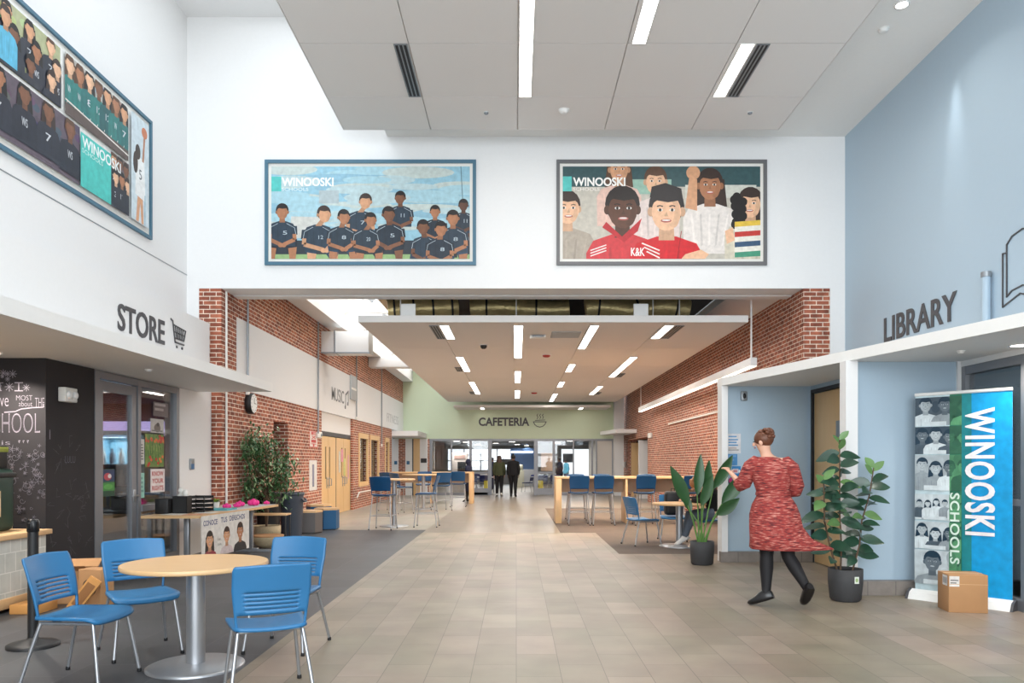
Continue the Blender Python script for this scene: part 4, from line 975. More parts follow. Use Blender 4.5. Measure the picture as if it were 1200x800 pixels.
for (v0,v1,n,k,bg,seed) in ((.845,.99,2,.062,S(60,84,92),1),(.70,.84,3,.058,S(40,60,70),2),(.515,.695,3,.056,S(180,190,190),3),(.365,.495,5,.028,S(208,214,214),4),(.215,.355,3,.048,S(196,206,206),5),(.035,.21,1,.085,S(200,214,216),6)):
    for (r, mono) in (((.0,v0,.375,v1),tealm),((.375,v0,.50,v1),greenm)):
        random.seed(seed); p.rect(*r, mono(bg))
        for i in range(8): p.ell(random.random()*.5, v0+random.random()*(v1-v0), .05,.03, mono(tuple(c*random.uniform(.4,1.3) for c in bg)), r=r)
        for i in range(n+1):
            u = .5*(i+.55)/(n+.4); v = v0+(v1-v0)*random.uniform(.55,.74)
            p.person(u, v, k, random.choice([S(226,214,206),S(206,190,180),S(120,110,104)]), S(20,20,22), random.choice([S(230,230,230),S(70,80,90),S(150,160,166)]), 0, 0, random.random()<.4, r=r, mono=mono, detail=k>.04)
        p.rect(.1,v0,.34,v0+(v1-v0)*.14,mono(S(226,226,224)),r)
p.text('WINOOSKI',.54,.925,.30,.625,S(236,232,234),.028,rot=True,spacing=1.12)
p.text('SCHOOLS',.385,.505,.10,.355,S(214,232,220),.02,rot=True,spacing=1.1)
p.done('banner_print', t)
t = thing('cardboard_box','small closed cardboard box standing in front of the roll-up banner','box',(4.36,7.5,0),math.radians(-9))
a = MB(); a.rbox(-.175,.175,-.13,.15,0,.365,.004); a.build('carton', M_CARD, t, world=False)
a = MB(); a.box(-.176,.176,-.131,-.1305,.27,.275); a.box(-.175,.175,-.005,.03,.3652,.366); a.build('tape', mat('packing_tape', S(202,164,120), .35), t, world=False)
p = Print((-.1765,.02,.25), -Y, Z, .12, .1); p.rect(0,0,1,1,S(226,222,218)); [p.rect(.1+.12*k,.2,.16+.12*k,.8,S(90,90,90)) for k in range(7)]
p.mb.build('shipping_label', PRINT, t, world=False)
p = Print((-.17,-.1308,.25), X, Z, .09, .1); p.rect(0,0,1,1,S(226,222,218)); p.rect(.1,.55,.9,.65,S(90,90,90)); p.rect(.1,.3,.7,.4,S(90,90,90))
p.mb.build('shipping_label', PRINT, t, world=False)
# ------------------------------------------------------------------ chairs
def shell_seat(z, mi=0):
    b = bmesh.new(); n = 14; W, D = .235, .225; rows = []
    for j in range(n+1):
        t = -1+2*j/n; row = []
        wj = W*(1-.10*((1-t)/2)**1.5)
        for i in range(n+1):
            s_ = -1+2*i/n
            x = s_*wj; y = t*D
            cx, cy = abs(s_), abs(t)                       # rounded corners
            if cx > .75 and cy > .75:
                k = min(1, math.hypot((cx-.75)/.25, (cy-.75)/.25)); 
                if math.hypot((cx-.75)/.25, (cy-.75)/.25) > 1:
                    q = math.hypot((cx-.75)/.25, (cy-.75)/.25); x = math.copysign((.75+(cx-.75)/q), s_)*wj; y = math.copysign((.75+(cy-.75)/q), t)*D
            zz = z - .012*math.cos(s_*PI/2)*math.cos(t*PI/2) - (.03*max(0,(t-.6)/.4)**2) + .012*s_*s_ 
            row.append(b.verts.new((x,y,zz)))
        rows.append(row)
    for j in range(n):
        for i in range(n): b.faces.new((rows[j][i],rows[j][i+1],rows[j+1][i+1],rows[j+1][i]))
    bmesh.ops.recalc_face_normals(b, faces=b.faces[:])
    bmesh.ops.solidify(b, geom=b.faces[:], thickness=.022)
    return b
def shell_back(z, solid=False):
    b = bmesh.new(); nu = 28; vs_ = [0,.035,.07,.105]; v = .13
    slots = []
    rowsz = [0,.03,.06,.085,.11,.125]
    h = .385
    zs = [0,.025,.05,.07,.085]
    s0 = .115
    for k in range(5): zs += [s0+k*.026, s0+k*.026+.005]; slots.append(len(zs)-2)
    if solid: slots = []
    zs += [.24,.27,.30,.33,.36,.375,.385]
    G = []
    for j,zz in enumerate(zs):
        t = zz/h; row = []
        hw = .205 + .028*min(1,t*1.6) - .004*t
        if zz > .36: hw -= .012*((zz-.36)/.025)**2
        for i in range(nu+1):
            s_ = -1+2*i/nu
            y = -.195 - .02*t - .075*t*t*.9 - .034*math.cos(s_*PI/2)*min(1,.3+t)
            row.append(b.verts.new((s_*hw, y, z+zz+.012*math.cos(s_*PI/2)*(1 if zz > .36 else 0)*.6)))
        G.append(row)
    for j in range(len(zs)-1):
        for i in range(nu):
            s_ = abs(-1+2*(i+.5)/nu)
            if j in slots and s_ < .72: continue
            if j < 4 and s_ < .90 - .0*j: continue
            b.faces.new((G[j][i],G[j][i+1],G[j+1][i+1],G[j+1][i]))
    lone = [v_ for v_ in b.verts if not v_.link_faces]; bmesh.ops.delete(b, geom=lone, context='VERTS')
    bmesh.ops.recalc_face_normals(b, faces=b.faces[:]); bmesh.ops.solidify(b, geom=b.faces[:], thickness=.014)
    return b
def make_chair(name, cat, label, z, m, group=None, stool=False):
    t = thing(name, label, cat, (0,0,0), 0, group)
    a = MB(); a.bm(shell_seat(z), 0, None, True); a.build('seat', m, t)
    a = MB(); a.bm(shell_back(z-.005, stool), 0, None, True); a.build('backrest', m, t)
    for sx in (-1,1):
        for (y0,y1,x1) in ((.17,.235,.235),(-.175,-.285 if not stool else -.27,.245)):
            a = MB(); top = (sx*.19,y0,z-.03); bot = (sx*x1,y1,.012)
            a.tube([top, (sx*(.19*.5+x1*.5), (y0+y1)/2, z/2), bot], .0115, 10)
            l = a.build('leg', M_SILVER, t)
            a = MB(); a.lathe([(.014,.0),(.016,.004),(.014,.025)], (sx*x1,y1,0), 10); a.build('foot_cap', M_BLACK, l)
    a = MB(); a.tube([(-.19,.17,z-.035),(-.19,-.175,z-.035)], .011, 8); a.tube([(.19,.17,z-.035),(.19,-.175,z-.035)], .011, 8)
    a.tube([(-.19,.10,z-.037),(.19,.10,z-.037)], .010, 8); a.tube([(-.19,-.12,z-.037),(.19,-.12,z-.037)], .010, 8); a.build('under_frame', M_SILVER, t)
    if stool:
        k = .3; f_ = lambda y0,y1,x1,sx: (sx*(.19+(x1-.19)*(1-k/z)), y0+(y1-y0)*(1-k/z), k)
        P = [f_(.17,.235,.235,-1), f_(.17,.235,.235,1), f_(-.175,-.27,.245,1), f_(-.175,-.27,.245,-1)]
        a = MB()
        for i in range(4): a.tube([P[i], P[(i+1)%4]], .008, 8)
        a.build('footring', M_SILVER, t)
    return t
GC = 'blue chairs around the round table in front'
ch = make_chair('plastic_chair','chair','blue plastic chair left of the near round table, turned toward it, beside the black stanchion',.45,M_BLUEPL,GC)
ch.location = (-2.86,5.1,0); ch.rotation_euler = (0,0,face_to(1,-.06))
dup(ch,(-2.86,5.86,0),face_to(.62,-.78),'blue plastic chair behind the left of the near round table, facing the camera')
dup(ch,(-1.57,4.84,0),face_to(-.42,.91),'blue plastic chair right in front of the near round table, seen from its back')
dup(ch,(-1.80,6.0,0),face_to(-.12,-.99),'blue plastic chair behind the right of the near round table, standing by the beige tiles')
dup(ch,(2.22,13.5,0),face_to(.93,.35),'single blue plastic chair at the far round table right, in front of the bar stools','')
# round tables
def round_table(name, label, cat, x, y, h, r, br, colr, stem=.05, group=None):
    t = thing(name, label, cat, (x,y,0), 0, group)
    a = MB(); a.lathe([(.001,h-.032),(r-.006,h-.032),(r,h-.026),(r,h-.006),(r-.004,h)], (x,y,0), 64); a.lathe([(r-.004,h-.0005),(.001,h)], (x,y,0), 64); a.build('tabletop', M_MAPLE, t)
    a = MB(); a.lathe([(stem,.02),(stem,h-.035)], (x,y,0), 32); a.lathe([(.16,h-.05),(.16,h-.033)], (x,y,0), 24); a.build('pedestal', M_SILVER, t)
    a = MB(); a.lathe([(br,0),(br,.012),(br-.02,.022),(stem+.01,.034)], (x,y,0), 56); a.build('base', M_SILVER, t)
    return t
round_table('round_table','round maple table on a silver pedestal among the four near blue chairs','table',-2.27,5.44,.74,.49,.33,M_MAPLE,.064)
round_table('round_table','low round maple table by the right brick wall, behind the large-leaved plant','table',2.80,13.2,.745,.46,.34,M_MAPLE,.06)
round_table('high_table','tall round maple table on the left, nearest of the two with bar stools','table',-2.75,17.3,1.07,.47,.33,M_MAPLE,.055)
round_table('high_table','tall round maple table on the left, farther of the two, in front of the bar','table',-2.85,23.6,1.07,.66,.36,M_MAPLE,.055)
# bars
def bar(label, x0, x1, y0, y1, ends, mid=()):
    t = thing('bar_table', label, 'bar table', ((x0+x1)/2,(y0+y1)/2,0))
    a = MB(); a.rbox(x0,x1,y0,y1,1.05,1.10,.004); a.build('worktop', M_MAPLE, t)
    for x in ends:
        a = MB(); xa = x if x <= (x0+x1)/2 else x-.14
        a.rbox(xa,xa+.14,y0,y1,0,1.05,.004); a.build('end_panel', M_MAPLE, t)
    for x in mid:
        a = MB(); a.rbox(x,x+.05,y0+.02,y1-.02,0,1.05,.004); a.build('divider', M_MAPLE, t)
    a = MB(); a.box(x0+.14,x1-.02,(y0+y1)/2+.05,(y0+y1)/2+.08,.72,1.05); a.build('modesty_panel', wood('panel_wood', S(182,154,128), S(170,142,116), .5), t)
bar('long maple bar table along the right side of the hall', .93, 4.7, 18.1, 18.9, [.93], [2.58,4.5])
bar('long maple bar table on the left side of the hall beside the standing hooded person', -4.4, -1.50, 26.6, 27.4, [-1.50,-4.4], [-3.0])
# bar stools
GS2 = 'bar stools on the left of the hall'
st = make_chair('bar_stool','bar stool','blue bar stool left of the nearest high table, seen from behind',.75,M_NAVYPL,GS2,True)
st.location = (-2.86,16.55,0); st.rotation_euler = (0,0,face_to(.12,1))
def stool(x, y, f_, label, g=GS2): return dup(st,(x,y,0),face_to(*f_),label,g)
stool(-2.02,17.2,(-1,.02),'blue bar stool right of the nearest high table, seen from the side')
stool(-3.75,22.9,(.35,1),'blue bar stool at the left of the farther high table')
stool(-3.22,21.6,(.75,.66),'blue bar stool in front of the left of the farther high table, turned sideways')
stool(-2.95,24.5,(.0,-1),'blue bar stool behind the farther high table, under its middle')
stool(-2.25,23.0,(-.4,.9),'blue bar stool right of the farther high table, seen from behind')
stool(-1.87,24.9,(0,1),'blue bar stool at the right end of the left bar table')
GS3 = 'bar stools at the right bar table'
stool(1.44,17.75,(0,1),'leftmost dark blue bar stool at the right bar table',GS3)
stool(2.0,17.75,(0,1),'second dark blue bar stool from the left end of the right bar table',GS3)
stool(2.96,17.75,(0,1),'dark blue bar stool at the right bar table directly behind the single low chair',GS3)
stool(4.05,17.75,(0,1),'dark blue bar stool at the right bar table half behind the large-leaved plant',GS3)
for x,l in ((1.5,'first'),(2.15,'second')): stool(x,19.25,(0,-1),f'{l} dark stool from the left on the far side of the right bar table',GS3)
stool(3.3,19.25,(0,-1),'stool on the far side of the right bar table near the brick wall',GS3)
dup(ch,(2.88,14.15,0),face_to(-.1,-.99),'blue chair with a dark bag on it, behind the far round table','')
for o in bpy.data.objects:
    if o.get('group') == '': del o['group']
dup(ch,(3.42,13.35,0),face_to(-1,.0),'blue chair at the far round table carrying the seated person in black')
for o in bpy.data.objects:
    if o.get('label','').startswith('blue chair at the far round'): del o['group']

# ------------------------------------------------------------------ stanchion, counter, store goods, long table
t = thing('stanchion','black retractable belt stanchion post beside the left chair','stanchion',(-3.80,6.04,0))
a = MB(); a.lathe([(.185,0),(.185,.022),(.16,.035),(.05,.06),(.034,.075)], (-3.80,6.04,0), 40); a.build('base', M_BLACK, t)
a = MB(); a.lathe([(.038,.07),(.038,.90)], (-3.80,6.04,0), 20); a.build('post', M_BLACK, t)
a = MB(); a.lathe([(.040,.90),(.044,.905),(.044,.985),(.032,1.0)], (-3.80,6.04,0), 20); a.rbox(-3.82,-3.78,5.99,6.04,.915,.975,.005); a.build('belt_head', mat('satin_black', S(20,20,22), .3), t)
t = thing('reception_counter','low counter with a maple top and pale tile front at the left edge','counter',(-5.6,7.0,0))
a = MB(); a.rbox(-6.3,-4.86,4.8,8.05,.70,.75,.005); a.rbox(-6.28,-4.88,4.82,8.02,.04,.14,.004); a.build('worktop', M_MAPLE, t)
a = MB(); a.box(-6.26,-4.90,4.84,8.0,.14,.70); a.build('tile_front', brick_mat('pale_counter_tile', S(196,198,192), S(184,188,182), S(222,222,216), .155, .19, .005, False, .3, .2, False, .1), t)
a = MB(); a.box(-6.2,-4.95,4.9,7.95,0,.04); a.build('toe_kick', M_BLACK, t)
t = thing('green_case','dark green case with a paper label standing on the low counter','case',(-5.5,7.6,.75))
a = MB(); a.rbox(-5.85,-5.15,7.35,7.9,.752,1.385,.05); a.build('body', mat('dark_green', S(18,52,42), .5), t)
a = MB(); a.rbox(-5.86,-5.14,7.34,7.91,1.29,1.34,.01); a.build('lid_band', M_BLACK, t)
p = Print((-5.148,7.55,.90), Y, Z, .12, .26); p.rect(0,0,1,1,S(214,190,150)); [p.text(s,.15,.74-.22*k,.7,.13,S(120,60,40),.0) for k,s in enumerate(('BAG','WED','FRI'))]; p.done('paper_label', t)
p = Print((-5.4,7.348,.90), X, Z, .12, .26); p.rect(0,0,1,1,S(214,190,150)); [p.text(s,.15,.74-.22*k,.7,.13,S(120,60,40),.0) for k,s in enumerate(('BAG','WED','FRI'))]; p.done('paper_label', t)
t = thing('black_box','black box with yellow-green trim on top of the green case','box',(-5.5,7.6,1.385))
a = MB(); a.rbox(-5.8,-5.2,7.4,7.85,1.387,1.62,.01); a.build('body', M_BLACK, t)
a = MB(); a.rbox(-5.7,-5.195,7.39,7.86,1.55,1.60,.004); a.build('trim', mat('lime', S(150,160,60), .5), t)
# cartons
t = thing('cardboard_box','open cardboard carton on the floor by the dark chalkboard wall','box',(-4.62,8.0,0),.25)
a = MB()
for r in ((-.2,.2,-.17,-.164),(-.2,.2,.164,.17),(-.2,-.194,-.17,.17),(.194,.2,-.17,.17)): a.box(*r,.0,.34)
a.box(-.2,.2,-.17,.17,0,.005); a.build('carton', M_CARD, t, world=False)
a = MB()
for sy in (-1,1):
    a = MB(); a.box(-.2,.2,-.085,.085,-.002,.002, M=Matrix.Translation((0,sy*.25,.37)) @ Matrix.Rotation(sy*.4,4,'X')); a.build('flap', M_CARD, t, world=False)
t = thing('cardboard_box','kraft box with a black round emblem beside the open carton','box',(-4.22,7.72,0),-.25)
a = MB(); a.rbox(-.13,.13,-.09,.09,0,.38,.004); a.build('carton', M_CARD, t, world=False)
p = Print((-.10,-.0915,.1), X, Z, .2,.2); p.ell(.5,.5,.42,.42,S(40,36,36)); p.ell(.5,.5,.30,.30,S(170,130,90)); p.stroke([(.3,.4),(.45,.6),(.6,.42),(.72,.6)],.02,S(40,36,36)); p.mb.build('emblem', PRINT, t, world=False)
t = thing('cardboard_strip','orange-brown flattened carton leaning in front of the open box','box',(-4.27,7.42,.0),.15)
a = MB(); a.rbox(-.06,.06,-.02,.02,.0,.36,.003, M=Matrix.Translation((-.02,0,.02)) @ Matrix.Rotation(.62,4,'Y') @ Matrix.Rotation(-.1,4,'X')); a.build('panel', M_CARD2, t, world=False)
a = MB(); a.rbox(-.04,.04,-.026,-.022,.05,.30,.001, M=Matrix.Translation((-.02,0,.02)) @ Matrix.Rotation(.62,4,'Y') @ Matrix.Rotation(-.1,4,'X')); a.build('inner_fold', mat('dark_cardboard', S(140,94,52), .8), t, world=False)
t = tag(MB().rbox(-4.82,-4.55,7.30,7.62,0,.09,.004).build('cardboard_tray', M_CARD2), 'shallow orange cardboard tray on the floor left of the leaning strip', 'box')
# things in the store
t = thing('display_cooler','glass-fronted cooler with shelves of bottles seen through the store door','cooler',(-6.45,12.7,0))
a = MB(); a.box(-6.9,-6.86,12.3,13.0,.0,1.95); a.box(-6.0,-5.96,12.3,13.0,0,1.95); a.box(-6.9,-5.96,12.96,13.0,0,1.95); a.box(-6.9,-5.96,12.3,13.0,1.88,1.95); a.box(-6.9,-5.96,12.3,13.0,0,.35)
a.build('cabinet', mat('cooler_blue', S(150,190,206), .4), t)
for z in (.7,1.05,1.4):
    a = MB(); a.box(-6.86,-6.0,12.34,12.95,z,z+.015); a.build('shelf', M_GREY, t)
a = MB(); a.box(-6.86,-6.0,12.31,12.315,.36,1.88); a.build('glass_door', M_GLASS, t)
area('cooler_lamp', (0,-.1,1.85), (0,0,0), .8, .3, 14, (.75,.92,1.0), t)
n = 0
for z,cols in ((.352,(S(170,90,50),S(150,80,50))),(.717,(S(200,170,70),S(150,160,70))),(1.067,(S(220,220,220),S(190,170,140))),(1.417,(S(200,196,190),S(120,120,130)))):
    for k in range(5):
        x = -6.72+k*.15; a = MB(); a.lathe([(.04,0),(.045,.02),(.045,.15),(.018,.21),(.018,.25)], (x,12.5,z), 12)
        tag(a.build('bottle', mat('bottle_%d_%d' % (int(z*10),k%2), cols[k%2], .4)), 'bottle on the '+{0:'lowest',1:'second',2:'third',3:'top'}[n]+' shelf of the store cooler','bottle','bottles in the store cooler, shelf '+'ABCD'[n])
    n += 1
a = MB(); a.rbox(-8.5,-6.5,14.6,14.7,1.94,2.22,.01)
tag(a.build('light_panel', emis('lavender_glow', S(186,176,236), 1.3)), 'glowing lavender panel at the back of the store', 'screen')
a = MB(); a.rbox(-5.9,-5.3,10.7,11.6,.0,.76,.01); tag(a.build('store_cabinet', mat('dark_cabinet', S(40,38,42), .5)), 'dark low cabinet just inside the store window', 'cabinet')
a = MB(); a.rbox(-5.68,-5.2,10.75,11.2,.77,1.0,.02); tag(a.build('printer', M_BLACK), 'black machine on the cabinet inside the store window', 'printer')
area('store_lamp', (-6.6,11.2,2.5), (0,0,0), 1.0, 1.0, 14, (1.0,.9,.85))
# long table
t = thing('folding_table','long wood-edged table set along the store window and brick pillar','table',(-4.5,11.5,0))
a = MB(); a.prism([(-4.94,10.1),(-4.17,10.1),(-3.98,12.85),(-4.72,12.85)], .705, .74); a.build('tabletop', M_MAPLE, t)
for (x,y) in ((-4.5,10.5),(-4.30,12.45)):
    a = MB(); a.rbox(x-.035,x+.035,y-.03,y+.03,.05,.705,.005); a.build('leg', M_SILVER, t)
    a = MB(); a.prism([(x-.33,y-.03),(x+.33,y-.03),(x+.33,y+.03),(x-.33,y+.03)], .0, .035); a.rbox(x-.12,x+.12,y-.028,y+.028,.035,.06,.008); a.build('foot', M_SILVER, t)
def flat(name, label, cat, pts, z, h, m, group=None):
    a = MB(); a.prism(pts, z, z+h); return tag(a.build(name, m), label, cat, group)
flat('tablecloth_sheet','grey plastic sheet covering the far part of the long table','cover',[(-4.66,11.1),(-4.12,11.1),(-4.0,12.83),(-4.70,12.83)],.7405,.003,mat('grey_sheet', S(190,192,194), .5))
flat('paper_sheet','white paper near the front edge of the long table','paper',[(-4.8,10.3),(-4.5,10.25),(-4.48,10.5),(-4.77,10.55)],.741,.002,M_PAPER)
flat('paper_sheet','orange-printed paper at the front of the long table','paper',[(-4.45,10.2),(-4.22,10.25),(-4.24,10.5),(-4.47,10.48)],.741,.002,mat('orange_print', S(206,150,120), .7))
flat('paper_sheet','pale paper right of the mesh holder on the long table','paper',[(-4.45,10.6),(-4.2,10.62),(-4.2,10.9),(-4.44,10.88)],.741,.002,M_PAPER)
flat('folder','teal folder lying on the long table','folder',[(-4.58,11.16),(-4.2,11.15),(-4.18,11.5),(-4.56,11.52)],.7445,.018,mat('teal_card', S(70,160,168), .5))
t = thing('mesh_holder','black wire file holder stuffed with crumpled paper on the long table','holder',(-4.62,10.62,.741))
a = MB()
for r in ((-4.72,-4.52,10.54,10.545),(-4.72,-4.52,10.70,10.705),(-4.72,-4.715,10.54,10.705),(-4.525,-4.52,10.54,10.705)): a.box(*r,.742,.98)
a.box(-4.72,-4.52,10.54,10.705,.742,.747); a.build('mesh_body', M_BLACK, t)
a = MB()
for k in range(7): a.ell((-4.62+random.uniform(-.06,.06),10.62+random.uniform(-.04,.04),1.0+random.uniform(-.02,.06)), (random.uniform(.03,.05),random.uniform(.02,.05),random.uniform(.03,.06)), seg=6, rings=4)
a.build('crumpled_paper', M_PAPER, t)
t = thing('letter_tray','black four-tier letter tray on the long table beside the brick pillar','letter tray',(-4.52,11.0,.741))
for k in range(4):
    a = MB(); z = .75+k*.06; a.prism([(-4.64,10.78),(-4.38,10.78),(-4.38,11.12),(-4.64,11.12)], z, z+.008); a.box(-4.64,-4.38,11.112,11.12,z,z+.035); a.box(-4.64,-4.632,10.78,11.12,z,z+.035); a.build('tray', M_BLACK, t)
a = MB()
for (x,y) in ((-4.635,10.785),(-4.385,10.785),(-4.635,11.115),(-4.385,11.115)): a.box(x-.005,x+.005,y-.005,y+.005,.742,.97)
a.build('frame', M_BLACK, t)
a = MB(); a.rbox(-4.92,-4.74,10.45,10.7,.742,.95,.01); tag(a.build('black_box', M_BLACK), 'black box against the window on the long table', 'box')
# pink garland
pink = mat('pink_paper', S(232,50,140), .6)
for k,(x,y,r) in enumerate(((-4.38,11.62,.045),(-4.33,11.9,.04),(-4.37,12.15,.05),(-4.22,12.33,.065),(-4.28,12.5,.04),(-4.13,12.7,.035))):
    a = MB(); r *= 1.35
    for j in range(6):
        an = j*PI/3; a.ell((x+r*.6*math.cos(an), y+r*.6*math.sin(an), .747+r*.55), (r*.55,r*.55,r*.5), seg=8, rings=5)
    a.ell((x,y,.75+r*.7),(r*.5,r*.5,r*.6), seg=8, rings=5)
    tag(a.build('pink_pompom', pink), ('smallest ','','','largest ','','')[k]+f"pink paper pompom on the long table, {('first','second','third','fourth','fifth','sixth')[k]} from its front", 'decoration', 'pink paper pompoms on the long table')
t = thing('small_plant','small yellow-green plant in a white pot on the long table by the pillar','plant',(-4.62,11.8,.744))
a = MB(); a.lathe([(.045,0),(.06,.07),(.062,.09)], (-4.62,11.8,.745), 16); a.build('pot', M_PAPER, t)
def leaf(mb, base, d, up, L, W, mi=0, droop=.3, seg=5, fold=.15):
    """a leaf blade from base along d, drooping, folded on its midrib"""
    d = Vector(d).normalized(); up = Vector(up); s_ = d.cross(up)
    if s_.length < .01: s_ = d.cross(Vector((1,0,0)))
    s_.normalize(); n = s_.cross(d).normalized(); vs = []; 
    for i in range(seg+1):
        t_ = i/seg; c = Vector(base)+d*(L*t_)-Vector((0,0,1))*(droop*L*t_*t_); w = W/2*math.sin(PI*min(.985,max(.02,t_**.85)))**.8
        vs += [c-s_*w+n*(w*fold), c, c+s_*w+n*(w*fold)]
    fs = []
    for i in range(seg): fs += [(3*i,3*i+1,3*i+4,3*i+3),(3*i+1,3*i+2,3*i+5,3*i+4)]
    mb.add(vs, fs, mi, True)
a = MB()
for k in range(46):
    an = random.random()*2*PI; leaf(a, (-4.62,11.8,.82), (math.cos(an),math.sin(an),random.uniform(.3,1.6)), (0,0,1), random.uniform(.08,.15), .025, droop=.3, seg=3)
a.build('foliage', mat('lime_leaf', S(140,170,70), .5), t)
# poster hanging from the table
t = thing('hanging_poster','white poster reading CONOCE TUS DERECHOS with three portraits, hung from the long table','poster',(-4.08,10.9,.2))
U2 = Vector((-3.975+4.155, 11.62-10.10, 0)).normalized()
Pa = at(234,604,10.12); W2 = 1.30
Uq = (Vector((-4.02,11.55,0))-Vector((Pa.x+.012,10.14,0))).normalized()
p = Print(Vector((Pa.x+.02,10.12,.16)), Uq, Z, 1.42, .57)
p.mb.add([p.O-p.N*.003, p.O-p.N*.003+p.U*p.w, p.O-p.N*.003+p.U*p.w+Z*p.h, p.O-p.N*.003+Z*p.h], [(3,2,1,0)], 0, False, S(220,218,214))
p.rect(0,0,1,1,S(222,218,212)); p.text('CONOCE',.04,.76,.27,.13,S(50,60,110),.02); p.text('TUS',.38,.78,.13,.13,S(50,60,110),.02); p.text('DERECHOS',.56,.79,.34,.13,S(50,60,110),.02)
p.person(.16,.42,.060,SK[1],HR[0],S(150,60,70),0,0,True,detail=True); p.person(.50,.46,.058,SK[1],HR[1],S(206,190,190),0,0,detail=True); p.person(.79,.50,.062,SK[2],HR[0],S(36,36,40),0,0,detail=True)
p.text('DEL',.31,.36,.08,.05,S(110,120,110),0); p.text('DIA',.31,.24,.08,.05,S(110,120,110),0)
p.done('poster_sheet', t)
# bins
def trash(name, label, x, y, r, h, m, lid=None, group=None):
    t = thing(name, label, 'trash bin', (x,y,0), 0, group)
    a = MB(); a.lathe([(r*.82,0),(r*.84,.02),(r*.97,h*.78),(r*1.0,h*.8),(r*1.0,h*.93)], (x,y,0), 32); a.build('body', m, t)
    a = MB(); a.lathe([(r*1.0,h*.93),(r*1.07,h*.94),(r*1.07,h),(r*1.0,h),(r*.96,h*.96),(r*.9,h*.9)], (x,y,0), 32); a.build('rim', m, t)
    for s_ in (-1,1):
        a = MB(); a.tube([(x+s_*(r*.97),y-.1,h*.86),(x+s_*(r*1.16),y-.09,h*.80),(x+s_*(r*1.16),y+.09,h*.80),(x+s_*(r*.97),y+.1,h*.86)], .02, 8); a.build('handle', m, t)
    return t
slate = mat('slate_plastic', S(70,76,88), .5)
trash('trash_can','large round slate-grey trash can by the left brick wall',-4.36,14.9,.23,.86,slate)
a_ = thing('trash_can','black square trash can left of the slate-grey one','trash bin',(-4.66,14.45,0))
a = MB(); a.loft([(-4.66,14.45,0,.19,.19),(-4.66,14.45,.82,.23,.23)], seg=24); a.build('body', M_BLACK, a_)
a = MB(); a.lathe([(.24,.82),(.245,.86),(.235,.88)], (-4.66,14.45,0), 24); a.build('rim', M_BLACK, a_)
# ottomans
def ottoman(label, x, y, w_, m, h=.44, rz=0):
    t = thing('ottoman', label, 'ottoman', (x,y,0), rz, 'wood-topped ottomans by the wooden doors')
    pts = [(w_*math.cos(math.radians(a0)), w_*math.sin(math.radians(a0))) for a0 in range(0,360,60)]
    a = MB(); a.prism(pts, .02, h-.04); a.build('upholstered_body', m, t, world=False)
    a = MB(); a.prism([(q[0]*1.02,q[1]*1.02) for q in pts], h-.04, h); a.build('wooden_top', M_MAPLE, t, world=False)
    a = MB(); a.prism([(q[0]*.93,q[1]*.93) for q in pts], 0, .02); a.build('plinth', M_BLACK, t, world=False)
ottoman('grey-brown hexagonal ottoman with wood top next to the slate-grey trash can', -4.25, 15.75, .27, mat('taupe_vinyl', S(96,92,92), .6), .46, .2)
ottoman('blue hexagonal ottoman with wood top in front of the maple doors', -4.08, 16.55, .27, mat('blue_vinyl', S(24,84,128), .5), .46, .5)
ottoman('blue ottoman standing behind the other two, mostly hidden', -4.42, 17.2, .28, MATS['blue_vinyl'], .50, .1)

# ------------------------------------------------------------------ plants
def woven(name, c): return mat(name, c, .8, noise=.25, nscale=40, bump=.4, bscale=60)
def pot(t, x, y, r0, r1, h, m, lip=.012, seg=32):
    a = MB(); a.lathe([(r0*.86,0),(r0,.02),(r1*1.0,h*.6),(r1,h),(r1-lip,h),(r1-lip*1.4,h-.03)], (x,y,0), seg); a.build('pot', m, t)
    a = MB(); a.lathe([(.001,h-.03),(r1-lip*1.3,h-.03),(r1-lip*1.3,h-.032)], (x,y,0), 24); a.build('soil', M_SOIL, t)
# rubber plant
gl = mat('rubber_leaf', S(38,72,54), .3, noise=.6, nscale=9); gl2 = mat('young_leaf', S(96,134,78), .35, noise=.3, nscale=9)
cx_, cy_ = 3.45, 8.05
t = thing('rubber_plant','leafy rubber plant with three stems in a charcoal pot before the library alcove','potted plant',(cx_,cy_,0))
pot(t, cx_, cy_, .155, .172, .335, M_POT)
pp = Print((cx_+.02,cy_-.1745,.20), X, Z, .045,.07); pp.rect(0,0,1,1,S(220,226,214)); pp.ell(.5,.5,.3,.3,S(150,180,120)); pp.done('price_tag', t)
def W(px,py_): return Vector((at(px,py_,8.05).x, 0, at(px,py_,8.05).z))
stems = [[(985,668),(986,640),(984,600),(984,560),(984,515)], [(981,668),(972,640),(965,610),(964,585),(963,562)], [(999,668),(1008,640),(1012,610),(1022,580),(1028,548)]]
sm = MB(); lf = MB()
random.seed(3)
for si, sp_ in enumerate(stems):
    pts = []; 
    for k,(a0,b0) in enumerate(sp_):
        v = W(a0,b0); pts.append(Vector((v.x, cy_+(.0,-.05,.08)[si]*k/4, v.z)))
    sm.tube(pts, [.011,.010,.009,.008,.006], 8)
    nl = (28,20,30)[si]; ang = random.random()*6
    for k in range(nl):
        f0 = {0:.42,1:.12,2:.10}[si]; tt = f0+(1-f0)*k/(nl-1); seg_ = min(3, int(tt*4)); u_ = tt*4-seg_
        b0 = pts[seg_].lerp(pts[seg_+1], u_); ang += 2.4
        top = tt > .93
        d = Vector((math.cos(ang), .7*math.sin(ang), random.uniform(-.1,.5) if not top else 1.2))
        L_2 = random.uniform(.18,.27)*(.7 if top else 1)
        leaf(lf, b0, d, (random.uniform(-.5,.5), -.9, random.uniform(.1,1.0)), L_2, L_2*.50, 1 if (top or random.random()<.07) else 0, droop=.15 if top else .28, seg=6)
